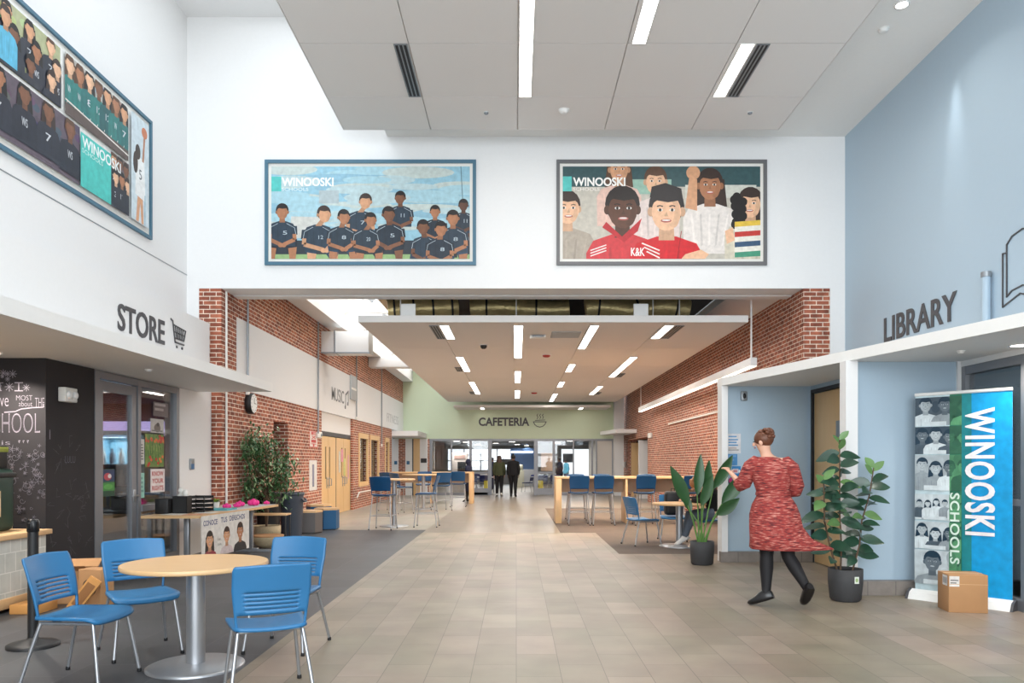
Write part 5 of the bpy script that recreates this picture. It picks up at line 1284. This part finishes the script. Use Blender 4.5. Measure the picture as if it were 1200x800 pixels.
sm.build('stem', mat('brown_stem', S(92,70,52), .7), t); lf.build('foliage', [gl, gl2], t)
# bird of paradise
cx_, cy_ = 2.63, 11.15-.28
t = thing('bird_of_paradise_plant','bird of paradise plant with big upright leaves in a charcoal pot beside the column','potted plant',(cx_,cy_,0))
pot(t, cx_, cy_, .155, .168, .33, M_POT)
dd = cy_
def W2_(px,py_,dy=0): v = at(px,py_,dd+dy); return v
gb = mat('paradise_leaf', S(50,88,50), .35, noise=.35, nscale=7); gs = mat('stalk_green', S(96,140,66), .4)
lv = [((806,592),(786,547),.17,-.05),((817,580),(821,533),.13,.05),((826,580),(831,540),.13,.1),((822,592),(835,556),.13,-.1),((836,572),(858,534),.15,.05),((846,590),(875,553),.17,0),((840,603),(866,584),.15,-.12),((810,600),(800,575),.10,.12)]
sm = MB()
for i,(b0,tp,wd,dy) in enumerate(lv):
    B0, T0 = W2_(*b0,dy), W2_(*tp,dy*1.6); R0 = Vector((cx_+(i-3.5)*.016, cy_+dy*.2, .30))
    md = R0.lerp(B0,.5)+Vector((0,0,.06)); sm.tube([R0, md, B0], [.013,.010,.007], 8)
    a = MB(); L_3 = (T0-B0).length
    leaf(a, B0, (T0-B0), (0,-1,.15) if i%2 else (.25,-1,.1), L_3*1.02, wd*1.15, 0, droop=.0, seg=9, fold=.35)
    a.build('leaf', gb, t)
sm.build('stalks', gs, t)
# ficus tree
cx_, cy_ = -4.52, 13.9
t = thing('ficus_tree','bushy ficus tree with small leaves in front of the left brick wall','potted tree',(cx_,cy_,0))
pot(t, cx_, cy_, .20, .25, .30, woven('beige_wicker', S(190,172,140)))
sm = MB(); lf = MB(); random.seed(21)
def ci(px,py_): v = at(px,py_,cy_); return v
base_ = Vector((cx_,cy_,.28))
tips = []
for k in range(30):
    px_, py2 = random.uniform(284,332), random.uniform(514,582)
    rr_ = math.hypot((px_-308)/26, (py2-546)/36)
    if rr_ > 1: px_, py2 = 308+(px_-308)/rr_, 546+(py2-546)/rr_
    v = ci(px_,py2); v.y += random.uniform(-.35,.3); v.x = max(v.x,-4.86); tips.append(v)
for v in tips:
    m1 = Vector((cx_+random.uniform(-.05,.05), cy_+random.uniform(-.05,.05), .75)); m2 = m1.lerp(v,.5)+Vector((0,0,.05))
    sm.tube([base_, m1, m2, v], [.018,.012,.007,.003], 6)
    for j in range(85):
        o_ = v+Vector((random.gauss(0,.13),random.gauss(0,.13),random.gauss(-.04,.14))); o_.x = max(o_.x,-4.88)
        if o_.x < -4.80: o_.x = -4.80
        leaf(lf, o_, (random.uniform(-1,1),random.uniform(-1,1),random.uniform(-.8,.4)), (0,0,1), random.uniform(.06,.10), .038, 0 if random.random()<.8 else 1, droop=.3, seg=3)
sm.build('trunk', MATS['brown_stem'], t); lf.build('foliage', [mat('ficus_leaf', S(66,106,64), .35, noise=.5, nscale=20), mat('ficus_leaf_light', S(150,176,130), .35, noise=.3, nscale=20)], t)
t = thing('wicker_bowl','beige round bowl planter standing on the floor under the long table','bowl',(-4.22,13.05,0))
a = MB(); a.lathe([(.10,0),(.20,.05),(.255,.16),(.26,.2),(.245,.2),(.235,.16),(.001,.1)], (-4.22,13.05,0), 28); a.build('bowl', MATS['beige_wicker'], t)
a = MB(); a.lathe([(.262,.185),(.268,.2),(.262,.21),(.24,.205)], (-4.22,13.05,0), 28); a.build('rim', M_CARD, t)
t = thing('side_shelf','low wooden-topped stand with dark legs behind the ficus pot','stand',(-4.38,13.4,0))
a = MB(); a.rbox(-4.72,-3.98,13.28,13.58,.52,.55,.004); a.build('top', M_MAPLE, t)
for (x,y) in ((-4.70,13.3),(-4.0,13.3),(-4.70,13.56),(-4.0,13.56)):
    a = MB(); a.rbox(x-.012,x+.012,y-.012,y+.012,0,.52,.003); a.build('leg', M_BLACK, t)
# ------------------------------------------------------------------ people
def skinned(name, joints, edges, mats, parent, sub=2, root=0):
    """one continuous surface grown over a skeleton: joints = [(x,y,z,rx[,ry])]"""
    me = bpy.data.meshes.new(name); me.from_pydata([j[:3] for j in joints], edges, [])
    o = bpy.data.objects.new(name, me); COL.objects.link(o)
    md = o.modifiers.new('s','SKIN'); md.use_smooth_shade = True; md.branch_smoothing = .3
    for i,j in enumerate(joints): me.skin_vertices[0].data[i].radius = (j[3], j[4] if len(j) > 4 else j[3])
    for v in me.skin_vertices[0].data: v.use_root = False
    me.skin_vertices[0].data[root].use_root = True
    ss = o.modifiers.new('u','SUBSURF'); ss.levels = sub; ss.render_levels = sub
    dg = bpy.context.evaluated_depsgraph_get(); nm = bpy.data.meshes.new_from_object(o.evaluated_get(dg))
    bpy.data.objects.remove(o); bpy.data.meshes.remove(me)
    nm.name = name
    for m in mats: nm.materials.append(m)
    nm.polygons.foreach_set('use_smooth', [True]*len(nm.polygons)); nm.update()
    o = bpy.data.objects.new(name, nm); COL.objects.link(o); o.parent = parent
    return o
def V3(p): return Vector(p)
def hand_chain(J, E, wrist_i, el, wr, palm_n, side, curl=.5, s=1.0):
    """palm, four fingers and a thumb continuing the arm chain"""
    d = (V3(wr)-V3(el)).normalized(); n = V3(palm_n); n = (n-d*n.dot(d)).normalized(); a = d.cross(n).normalized()*side
    pc = V3(wr)+d*.045*s; J.append((*pc,.026*s,.015*s)); pi = len(J)-1; E.append((wrist_i,pi))
    for k,(off,L) in enumerate(((-.026,.070),(-.009,.080),(.009,.074),(.026,.058))):
        b = V3(wr)+d*.085*s+a*off*s; J.append((*b,.0105*s)); i0 = len(J)-1; E.append((pi,i0))
        dirn = d; last = i0; p = b
        for q in range(3):
            dirn = (dirn+n*curl*.45).normalized(); p = p+dirn*L/3*s; J.append((*p,(.0095-.001*q)*s)); E.append((last,len(J)-1)); last = len(J)-1
    b = V3(wr)+d*.025*s-a*.028*s; J.append((*b,.012*s)); E.append((wrist_i,len(J)-1)); last = len(J)-1; p = b; dirn = (d*.7-a*.8+n*.25).normalized()
    for q in range(2): p = p+dirn*.03*s; J.append((*p,.010*s)); E.append((last,len(J)-1)); last = len(J)-1; dirn = (dirn+d*.5).normalized()
def body(parent, P, skinm, sub=2, curl=.5, s=1.0, palm=((0,0,-1),(0,0,-1))):
    """P: pelvis, waist, chest, neck, head(centre), (sh,el,wr) x2, (hip,kn,an,toe) x2"""
    J = []; E = []
    def j(p, r, r2=None, to=None):
        J.append((p[0],p[1],p[2],r*s,(r2 if r2 else r)*s)); 
        if to is not None: E.append((to,len(J)-1))
        return len(J)-1
    pe = j(P['pelvis'],.125,.10); wa = j(P['waist'],.105,.08,pe); c = j(P['chest'],.13,.095,wa); nb = j(V3(P['chest']).lerp(V3(P['neck']),.7),.075,.06,c)
    nk = j(P['neck'],.05,.05,nb); h0 = V3(P['neck']).lerp(V3(P['head']),.45); hh = j(h0,.058,.062,nk); hd = j(P['head'],.075,.088,hh); j(V3(P['head'])+(V3(P['head'])-V3(P['neck'])).normalized()*.07*s,.055,.065,hd)
    for q,(sh,el,wr) in enumerate((P['armL'],P['armR'])):
        a = j(sh,.052,None,nb); b = j(V3(sh).lerp(V3(el),.5),.045,None,a); b = j(el,.037,None,b); b2 = j(V3(el).lerp(V3(wr),.4),.036,None,b); w_ = j(wr,.024,.02,b2)
        hand_chain(J, E, w_, el, wr, palm[q], (1,-1)[q], curl, s)
    for (hp,kn,an,to) in (P['legL'],P['legR']):
        a = j(hp,.09,None,pe); b = j(V3(hp).lerp(V3(kn),.5),.075,None,a); b = j(kn,.055,None,b); b = j(V3(kn).lerp(V3(an),.35),.055,None,b); b = j(an,.034,None,b); j(V3(an).lerp(V3(to),.45)+Vector((0,0,-.01)),.022,.02,b)
    return skinned('body', J, E, [skinm], parent, sub)
def limbs_cloth(name, parent, chains, mats, sub=2, root=0):
    """a garment: chains of (point, rx, ry); the first chain is the trunk, others start at an index of it"""
    J = []; E = []
    for start, ch_ in chains:
        last = start
        for (p,r,*r2) in ch_:
            J.append((p[0],p[1],p[2],r,r2[0] if r2 else r))
            if last is not None: E.append((last,len(J)-1))
            last = len(J)-1
    return skinned(name, J, E, mats, parent, sub, root)
def head_bits(t, head, fdir, skinm, hairm, style='short', s=1.0, up=(0,0,1)):
    """face features and hair around the head centre; fdir = where the face looks"""
    h = V3(head); f = V3(fdir).normalized(); u = V3(up); u = (u-f*u.dot(f)).normalized(); r = f.cross(u).normalized()
    Mx = Matrix.Translation(h) @ Matrix((r,f,u)).transposed().to_4x4()
    a = MB(); a.ell((0,.085*s,-.02*s),(.012*s,.018*s,.02*s), M=Mx); a.ell((0,.088*s,-.03*s),(.014*s,.012*s,.009*s), M=Mx); a.ell((-.078*s,0,-.01*s),(.012*s,.02*s,.03*s), M=Mx); a.ell((.078*s,0,-.01*s),(.012*s,.02*s,.03*s), M=Mx); a.build('face_relief', skinm, t, world=False)
    a = MB(); 
    for sg in (-1,1): a.ell((sg*.03*s,.078*s,.005*s),(.012*s,.008*s,.006*s), M=Mx)
    a.build('eyes', M_BLACK, t, world=False)
    a = MB(); a.ell((0,.080*s,-.055*s),(.022*s,.01*s,.006*s), M=Mx); a.build('mouth', mat('lips', S(170,90,84), .5), t, world=False)
    a = MB()
    if style == 'bun':
        a.ell((0,-.018*s,.03*s),(.092*s,.098*s,.092*s), M=Mx, seg=20, rings=12)
        a.ell((0,-.07*s,.085*s),(.06*s,.055*s,.05*s), M=Mx); random.seed(9)
        for k in range(26):
            an = random.random()*6.28; a.ell((.07*s*math.cos(an),-.05*s+.06*s*math.sin(an),.06*s+random.uniform(-.03,.06)*s),(.026*s,.026*s,.02*s), M=Mx, seg=8, rings=5)
    elif style == 'long':
        a.ell((0,-.015*s,.02*s),(.098*s,.10*s,.10*s), M=Mx, seg=20, rings=12)
        a.loft([(h.x-f.x*.03*s,h.y-f.y*.03*s,h.z+.02*s,.10*s,.10*s),(h.x-f.x*.05*s,h.y-f.y*.05*s,h.z-.12*s,.12*s,.085*s),(h.x-f.x*.08*s,h.y-f.y*.08*s,h.z-.28*s,.125*s,.06*s),(h.x-f.x*.09*s,h.y-f.y*.09*s,h.z-.38*s,.07*s,.03*s)])
    elif style == 'topknot':
        a.ell((0,-.012*s,.025*s),(.086*s,.095*s,.09*s), M=Mx, seg=20, rings=12); a.ell((0,-.03*s,.125*s),(.045*s,.045*s,.045*s), M=Mx)
    elif style == 'hood':
        a.ell((0,-.02*s,.01*s),(.115*s,.115*s,.125*s), M=Mx, seg=20, rings=12); a.ell((0,-.05*s,-.1*s),(.11*s,.09*s,.08*s), M=Mx)
    else:
        a.ell((0,-.015*s,.028*s),(.086*s,.095*s,.088*s), M=Mx, seg=20, rings=12)
    a.build('hood' if style == 'hood' else 'hair', hairm, t, world=False)
def shoe(t, an, toe, m, s=1.0, heel=.02):
    a_, b_ = V3(an), V3(toe); d = (b_-a_); d.normalize()
    u = Vector((0,0,1)); u = (u-d*u.dot(d)).normalized(); r = d.cross(u)
    Mx = Matrix.Translation(a_) @ Matrix((r,d,u)).transposed().to_4x4()
    a = MB(); L = (b_-a_).length
    n = 8; rings = []
    prof = [(-.07,.03,.04),(-.055,.042,.075),(0,.048,.085),(.05,.05,.07),(L*.75,.052,.045),(L*1.0,.05,.034),(L+.045,.034,.022),(L+.06,.012,.006)]
    vs = []; seg = 16
    for (y,w_,h_) in prof:
        for k in range(seg):
            an_ = 2*PI*k/seg; x = w_*math.cos(an_); z = h_*math.sin(an_)
            vs.append(Mx @ Vector((x*s,y*s,(max(z,-.03)-.012)*s)))
    fs = [(i*seg+k, i*seg+(k+1)%seg, (i+1)*seg+(k+1)%seg, (i+1)*seg+k) for i in range(len(prof)-1) for k in range(seg)]
    a.add(vs, fs, 0, True); a.add(vs[:seg],[tuple(reversed(range(seg)))]); a.add(vs[-seg:],[tuple(range(seg))])
    return a.build('shoe', m, t, world=False)

SKINF = mat('fair_skin', S(222,172,146), .5); SKIND = mat('dark_skin', S(110,76,58), .5)
# the woman in the red dress: walking away to the left
t = thing('person','person in a red patterned knee-length dress and black tights walking left','person',(2.56,7.75,0))
P = dict(pelvis=(.05,0,.98), waist=(.03,.0,1.14), chest=(.015,.01,1.33), neck=(-.03,.02,1.52), head=(-.065,.035,1.655),
  armL=((-.15,.07,1.45),(-.23,.16,1.20),(-.30,.33,1.33)), armR=((.18,-.05,1.44),(.27,-.02,1.17),(.15,.20,1.12)),
  legL=((-.02,.03,.93),(-.02,.04,.50),(-.045,-.02,.10),(-.16,.04,.05)), legR=((.11,-.03,.93),(.17,-.05,.50),(.31,-.20,.19),(.31,-.10,.08)))
body(t, P, SKINF, 2, .8, 1.0, palm=((0,0,-1),(0,0,-1)))
head_bits(t, P['head'], (-.86,.50,-.10), SKINF, mat('auburn_hair', S(104,62,42), .5, noise=.4, nscale=40), 'bun')
dressm = mat('red_patterned_knit', S(168,70,66), .85)
nt = dressm.node_tree; N_ = nt.nodes.new; b_ = nt.nodes['Principled BSDF']
tc = N_('ShaderNodeTexCoord'); mp = N_('ShaderNodeMapping'); mp.inputs['Scale'].default_value = (9,9,70); nt.links.new(tc.outputs['Object'], mp.inputs['Vector'])
nz = N_('ShaderNodeTexNoise'); nz.inputs['Scale'].default_value = 1.6; nz.inputs['Detail'].default_value = 3; nt.links.new(mp.outputs['Vector'], nz.inputs['Vector'])
rp = N_('ShaderNodeValToRGB'); cr = rp.color_ramp; cr.elements[0].position = .36; cr.elements[0].color = (*S(84,34,38),1); cr.elements[1].position = .66; cr.elements[1].color = (*S(206,140,126),1)
e = cr.elements.new(.47); e.color = (*S(158,56,52),1); e = cr.elements.new(.56); e.color = (*S(160,66,60),1)
nt.links.new(nz.outputs['Fac'], rp.inputs['Fac']); nt.links.new(rp.outputs['Color'], b_.inputs['Base Color'])
a = MB()
a.loft([(-.025,.02,1.50,.085,.075),(-.02,.018,1.485,.125,.085,-.5),(.0,.015,1.45,.165,.105,-.5),(.01,.01,1.38,.185,.125,-.45),(.015,.0,1.28,.19,.135,-.4),(.025,.0,1.18,.165,.125,-.35),(.03,.0,1.135,.158,.12,-.35),(.035,0,1.10,.168,.128,-.3),(.04,0,1.02,.215,.16,-.3),(.045,0,.92,.245,.185,-.3),(.05,-.005,.80,.255,.20,-.3),(.065,-.01,.68,.27,.215,-.3),(.09,-.02,.585,.30,.225,-.3),(.092,-.02,.575,.29,.215,-.3)], seg=36)
nv = len(a.v)
for i,v in enumerate(a.v):
    x,y,z = v
    if z < 1.05:
        an = math.atan2(y,x-.05); k = (1.05-z)/.5; rr = 1+.05*k*math.sin(an*7+1.3*z*4)
        x2, y2 = .05+(x-.05)*rr, y*rr
        if x2 > .2: x2 += .12*max(0,(.85-z)/.28)**2*(x2-.2)/.1
        a.v[i] = (x2,y2,z)
a.build('dress', dressm, t, world=False)
for (sh,el,wr) in (P['armL'],P['armR']):
    a = MB(); S0,E0,W0 = V3(sh),V3(el),V3(wr); inn = V3((.0,.01,1.42))
    a.tube([S0.lerp(inn,.6), S0.lerp(inn,.15)+Vector((0,0,.0)), S0+(E0-S0)*.18, S0.lerp(E0,.5), E0.lerp(S0,.12), E0.lerp(W0,.12), E0.lerp(W0,.35)], [.05,.072,.078,.078,.076,.074,.062], 18); a.build('sleeve', dressm, t, world=False)
tights = mat('black_tights', S(22,20,24), .7)
for (hp,kn,an,to) in (P['legL'],P['legR']):
    h_,k_,n_ = V3(hp),V3(kn),V3(an); a = MB()
    a.tube([h_+Vector((0,0,.02)), h_.lerp(k_,.5), k_, k_.lerp(n_,.3), k_.lerp(n_,.7), n_, n_.lerp(V3(to),.4)], [.098,.085,.066,.067,.05,.043,.04], 18); a.build('tights_leg', tights, t, world=False)
shoem = mat('black_leather', S(20,18,20), .3)
shoe(t, P['legL'][2], P['legL'][3], shoem); shoe(t, P['legR'][2], P['legR'][3], shoem)
a = MB(); a.loft([(.03,0,1.115,.172,.132,-.35),(.03,0,1.15,.166,.128,-.35)], seg=36, cap=False); a.build('waist_seam', dressm, t, world=False)

def standing(label, loc, rz, topm, legm, shm, skinm, hairm, style, s=1.0, coat=0, stride=.12, bend=0):
    t = thing('person', label, 'person', loc, rz)
    q = lambda x,y,z: (x*s,y*s,z*s)
    P = dict(pelvis=q(0,0,.95), waist=q(0,0,1.10), chest=q(0,.0,1.28), neck=q(0,.01,1.47), head=q(0,.03,1.60),
      armL=(q(-.17,0,1.40),q(-.23,-.03,1.13),q(-.22,.06,.88)), armR=(q(.17,0,1.40),q(.23,-.02,1.13),q(.22,.08,.90)),
      legL=(q(-.09,0,.90),q(-.09,stride*.6,.49),q(-.09,stride,.08),q(-.10,stride+.13,.04)), legR=(q(.09,0,.90),q(.09,-.02,.49),q(.09,-stride,.10),q(.10,-stride+.13,.04)))
    body(t, P, skinm, 1, .4, s, palm=((1,0,0),(-1,0,0)))
    head_bits(t, P['head'], (0,1,0), skinm, hairm, style, s)
    a = MB(); hz = .88-coat
    a.loft([(0,.01*s,1.485*s,.07*s,.065*s),(0,.0,1.45*s,.15*s,.09*s),(0,0,1.40*s,.205*s,.11*s),(0,0,1.25*s,.20*s,.13*s),(0,0,1.08*s,.185*s,.13*s),(0,0,.95*s,.205*s,.145*s),(0,0,hz*s,.215*s,.15*s)], seg=24); a.build('jacket', topm, t, world=False)
    for (sh,el,wr) in (P['armL'],P['armR']):
        a = MB(); a.tube([V3(sh)*.9+V3((0,0,.14*s)), sh, V3(sh).lerp(V3(el),.5), el, V3(el).lerp(V3(wr),.5), V3(el).lerp(V3(wr),.93)], [.06*s,.072*s,.064*s,.056*s,.05*s,.042*s], 14); a.build('sleeve', topm, t, world=False)
    for (hp,kn,an,to) in (P['legL'],P['legR']):
        a = MB(); h_,k_,n_ = V3(hp),V3(kn),V3(an); a.tube([h_+Vector((0,0,.05)), h_.lerp(k_,.5), k_, k_.lerp(n_,.5), n_+Vector((0,0,.01))], [.115*s,.10*s,.075*s,.066*s,.055*s], 14); a.build('trouser_leg', legm, t, world=False)
        shoe(t, an, to, shm, s)
    return t
olive = mat('olive_jacket', S(62,66,42), .9); blackc = mat('black_cloth', S(18,17,20), .9); navy = mat('navy_cloth', S(22,26,52), .9); hairb = mat('brown_hair', S(70,48,38), .6); hairk = mat('black_hair', S(20,17,17), .5)
white_s = mat('white_shoes', S(220,216,210), .5)
standing('person with long brown hair in an olive jacket walking into the cafeteria, left of two', (at(585,0,32.2).x,32.2,0), .04, olive, blackc, white_s, SKINF, hairb, 'long', 1.0)
standing('person all in black with a topknot walking into the cafeteria, right of two', (at(601.5,0,32.0).x,32.0,0), -.04, blackc, blackc, shoem, SKIND, hairk, 'topknot', 1.02)
standing('person in a dark hooded coat standing at the end of the left bar table', (at(549,0,28.0).x,28.0,0), 1.2, navy, blackc, shoem, SKIND, navy, 'hood', .90, coat=.45, stride=.04)
standing('person in dark blue inside the cafeteria, half hidden behind the walking pair', (at(577,0,40).x,40,0), 2.6, navy, navy, shoem, SKIND, hairk, 'short', .98)
standing('person in navy beside the cafeteria counter, right of the open doors', (at(656,0,39).x,39,0), 1.0, navy, blackc, shoem, SKIND, hairk, 'short', .98)
standing('person in a light blue top at the right inside the cafeteria', (at(663.5,0,41).x,41,0), 2.0, mat('light_blue_cloth', S(100,180,210), .9), mat('denim', S(70,84,110), .9), shoem, SKIND, hairk, 'short', .94)

# seated person at the far round table
t = thing('person','seated person in a black top and jeans leaning on the far round table','person',(3.30,13.3,0))
P = dict(pelvis=(.12,.0,.56), waist=(.14,0,.70), chest=(.05,0,.88), neck=(-.10,0,1.00), head=(-.20,0,1.05),
  armL=((.0,-.17,.93),(-.13,-.22,.78),(-.33,-.12,.80)), armR=((.0,.17,.93),(-.13,.22,.79),(-.34,.10,.80)),
  legL=((.08,-.10,.54),(-.28,-.12,.53),(-.42,-.13,.14),(-.54,-.14,.07)), legR=((.08,.10,.54),(-.30,.12,.53),(-.34,.13,.12),(-.46,.14,.05)))
body(t, P, SKINF, 2, .6)
head_bits(t, P['head'], (-.75,0,-.65), SKINF, mat('light_brown_hair', S(150,100,60), .5, noise=.3, nscale=40), 'bun')
a = MB(); a.tube([(.13,0,.52),(.15,0,.66),(.11,0,.80),(.04,0,.90),(-.05,0,.965)], [.15,.155,.16,.155,.09], 20); a.build('sweater', blackc, t, world=False)
for (sh,el,wr) in (P['armL'],P['armR']):
    a = MB(); a.tube([V3(sh).lerp(V3(P['chest']),.3), sh, V3(sh).lerp(V3(el),.5), el, V3(el).lerp(V3(wr),.8)], [.08,.075,.066,.056,.045], 14); a.build('sleeve', blackc, t, world=False)
jeans = mat('grey_jeans', S(92,100,112), .9)
for (hp,kn,an,to) in (P['legL'],P['legR']):
    h_,k_,n_ = V3(hp),V3(kn),V3(an); a = MB(); a.tube([h_, h_.lerp(k_,.5), k_+Vector((.02,0,.0)), k_.lerp(n_,.4), n_+Vector((0,0,.03))], [.115,.10,.078,.066,.055], 14); a.build('trouser_leg', jeans, t, world=False); shoe(t, an, to, white_s)
# bag on the chair behind the table
t = thing('backpack','black backpack resting on the chair behind the far round table','bag',(2.88,14.13,.47))
a = MB(); a.rbox(-.15,.15,-.10,.12,.0,.44,.06,seg=4); a.build('body', M_BLACK, t, world=False)
a = MB(); a.rbox(-.11,.11,-.13,-.09,.05,.25,.02,seg=3); a.build('front_pocket', mat('satin_black2', S(34,34,38), .6), t, world=False)
a = MB(); a.tube([(-.03,.0,.44),(-.03,0,.49),(.03,0,.49),(.03,0,.44)], .008, 6); a.build('handle', M_BLACK, t, world=False)

# ------------------------------------------------------------------ cafeteria inside
def cafe_table(label, x, y, w_=1.6, d_=.75, g='cafeteria tables beyond the glass'):
    t = thing('cafeteria_table', label, 'table', (x,y,0), 0, g)
    a = MB(); a.rbox(-w_/2,w_/2,-d_/2,d_/2,.715,.745,.006); a.build('tabletop', mat('white_laminate', S(214,216,220), .3), t, world=False)
    for sx in (-1,1):
        a = MB(); a.tube([(sx*w_*.4,0,.03),(sx*w_*.4,0,.715)], .025, 8); a.rbox(sx*w_*.4-.03,sx*w_*.4+.03,-.3,.3,0,.03,.005); a.build('leg', M_GREY, t, world=False)
cafe_table('white cafeteria table nearest behind the left glass door', -1.7, 36.2)
cafe_table('white cafeteria table two rows behind the left glass door', -2.4, 39.5)
cafe_table('white cafeteria table near the bright windows on the left', -1.6, 43.0)
cafe_table('white cafeteria table in the far middle under the windows', -1.6, 48.0)
cafe_table('white cafeteria table behind the right glass door', 1.5, 37.0)
cafe_table('white cafeteria table far right beyond the glass', 2.6, 43.5)
dup_src = None
cc = make_chair('cafeteria_chair','chair','dark blue chair at the nearest table behind the left glass door',.45,mat('dark_blue_plastic', S(34,50,110), .5),'dark blue chairs inside the cafeteria')
cc.location = (-1.45,35.5,0); cc.rotation_euler = (0,0,0)
for (x,y,r_,l) in ((-2.02,35.5,0,'dark blue chair left of the first one behind the glass door'),(-2.6,38.8,0,'dark blue chair at the second cafeteria table row'),(-2.1,38.8,.2,'dark blue chair second along in the second cafeteria row'),(1.25,36.3,0,'dark blue chair behind the right glass door'),(1.8,36.3,.1,'dark blue chair right of the one behind the right glass door'),(.55,37.2,1.2,'dark blue chair turned sideways just inside the doorway at the right'),(-1.2,42.3,0,'dark blue chair at the windows in the cafeteria')):
    dup(cc,(x,y,0),r_,l)
t = thing('serving_counter','blue-backed serving counter with a lit sign in the far cafeteria','counter',(.2,46,0))
a = MB(); a.rbox(-.35,1.3,45.7,46.4,0,1.0,.02); a.build('counter_body', mat('pale_counter', S(196,200,206), .5), t)
a = MB(); a.box(-.35,1.3,46.9,47.0,.0,2.3); a.build('back_panel', mat('counter_blue', S(96,130,180), .5), t)
a = MB(); a.box(-.3,1.0,46.86,46.9,2.02,2.10); a.build('light_bar', M_LAMP, t)
a = MB(); a.rbox(-.9,-.25,44.9,45.0,1.28,1.62,.02); tag(a.build('menu_screen', M_BLACK), 'dark screen in the far middle of the cafeteria', 'screen')
a = MB(); a.rbox(2.55,3.1,41.9,42.0,1.42,1.9,.02); tag(a.build('wall_screen', M_BLACK), 'dark screen at the right inside the cafeteria', 'screen')
a = MB(); a.rbox(-.15,.45,44.2,44.6,.0,.95,.02); a.rbox(-.1,.4,44.25,44.55,.951,1.3,.08); tag(a.build('drink_machine', mat('cream_machine', S(206,206,186), .5)), 'cream drink machine in the far cafeteria', 'machine')
t = thing('vending_machine','pale vending machine at the left beyond the glass','vending machine',(-2.75,37.6,0))
a = MB(); a.rbox(-3.15,-2.35,37.3,38.0,0,1.9,.02); a.build('cabinet', mat('vending_cream', S(214,206,200), .5), t)
a = MB(); a.box(-2.85,-2.45,37.28,37.3,.5,1.45); a.build('front_window', M_BLACK, t)
a = MB(); a.box(-3.0,-2.5,37.28,37.3,1.6,1.78); a.build('header', mat('vending_red', S(190,160,150), .5), t)
for (x,l) in ((at(570,0,34.2).x,'yellow folding floor sign behind the left glass door'),(at(633.5,0,34.2).x,'yellow folding floor sign behind the right glass door')):
    t = thing('floor_sign', l, 'floor sign', (x,34.2,0), 0)
    for sy in (-1,1):
        a = MB(); a.rbox(-.11,.11,-.006,.006,0,.62,.004, M=Matrix.Translation((0,sy*.12,0)) @ Matrix.Rotation(sy*.19,4,'X')); a.build('panel', mat('safety_yellow', S(222,206,50), .5), t, world=False)
    a = MB(); a.tube([(-.1,0,.61),(.1,0,.61)], .012, 6); a.build('hinge', MATS['safety_yellow'], t, world=False)
GP = 'round ceiling lights in the cafeteria'
def pend(x, y, z, r, label):
    t = thing('cafeteria_light', label, 'ceiling light', (x,y,z-.06), 0, GP)
    a = MB(); a.lathe([(r,0),(r*1.05,.03),(r*.5,.06)], (x,y,z-.06), 20); a.build('housing', M_FASCIA, t)
    a = MB(); a.lathe([(.001,-.004),(r*.95,-.004),(r*.95,.0)], (x,y,z-.06), 20); a.build('lamp', M_LAMP, t)
    area('cafeteria_lamp', (0,0,-.03), (0,0,0), .3, .3, 26, (1,.95,.9), t)
for (px_,d_,l) in ((535,37,'left of the cafeteria, nearest'),(546,38.5,'left of the cafeteria, second'),(600,38,'over the doorway in the cafeteria'),(581,41,'behind the doorway, left'),(606,44,'behind the doorway, middle of the cafeteria'),(617,47,'far right of the doorway'),(653,40,'right part of the cafeteria beyond the glass'),(668,36.5,'near right part of the cafeteria beyond the glass'),(560,44,'over the left cafeteria tables')):
    pend(at(px_,0,d_).x, d_, 2.5, .16, 'round lit ceiling lamp '+l)
a = MB(); a.rbox(at(634,0,38).x,at(648,0,38).x,38.0,38.1,1.0,1.9,.01); tag(a.build('display_board', mat('board_tan', S(206,176,150), .7)), 'tan display board behind the right glass door', 'board')
area('cafeteria_fill_ceiling', (3.5,36,2.55), (0,0,0), .6, .6, 40, (1,.95,.9))
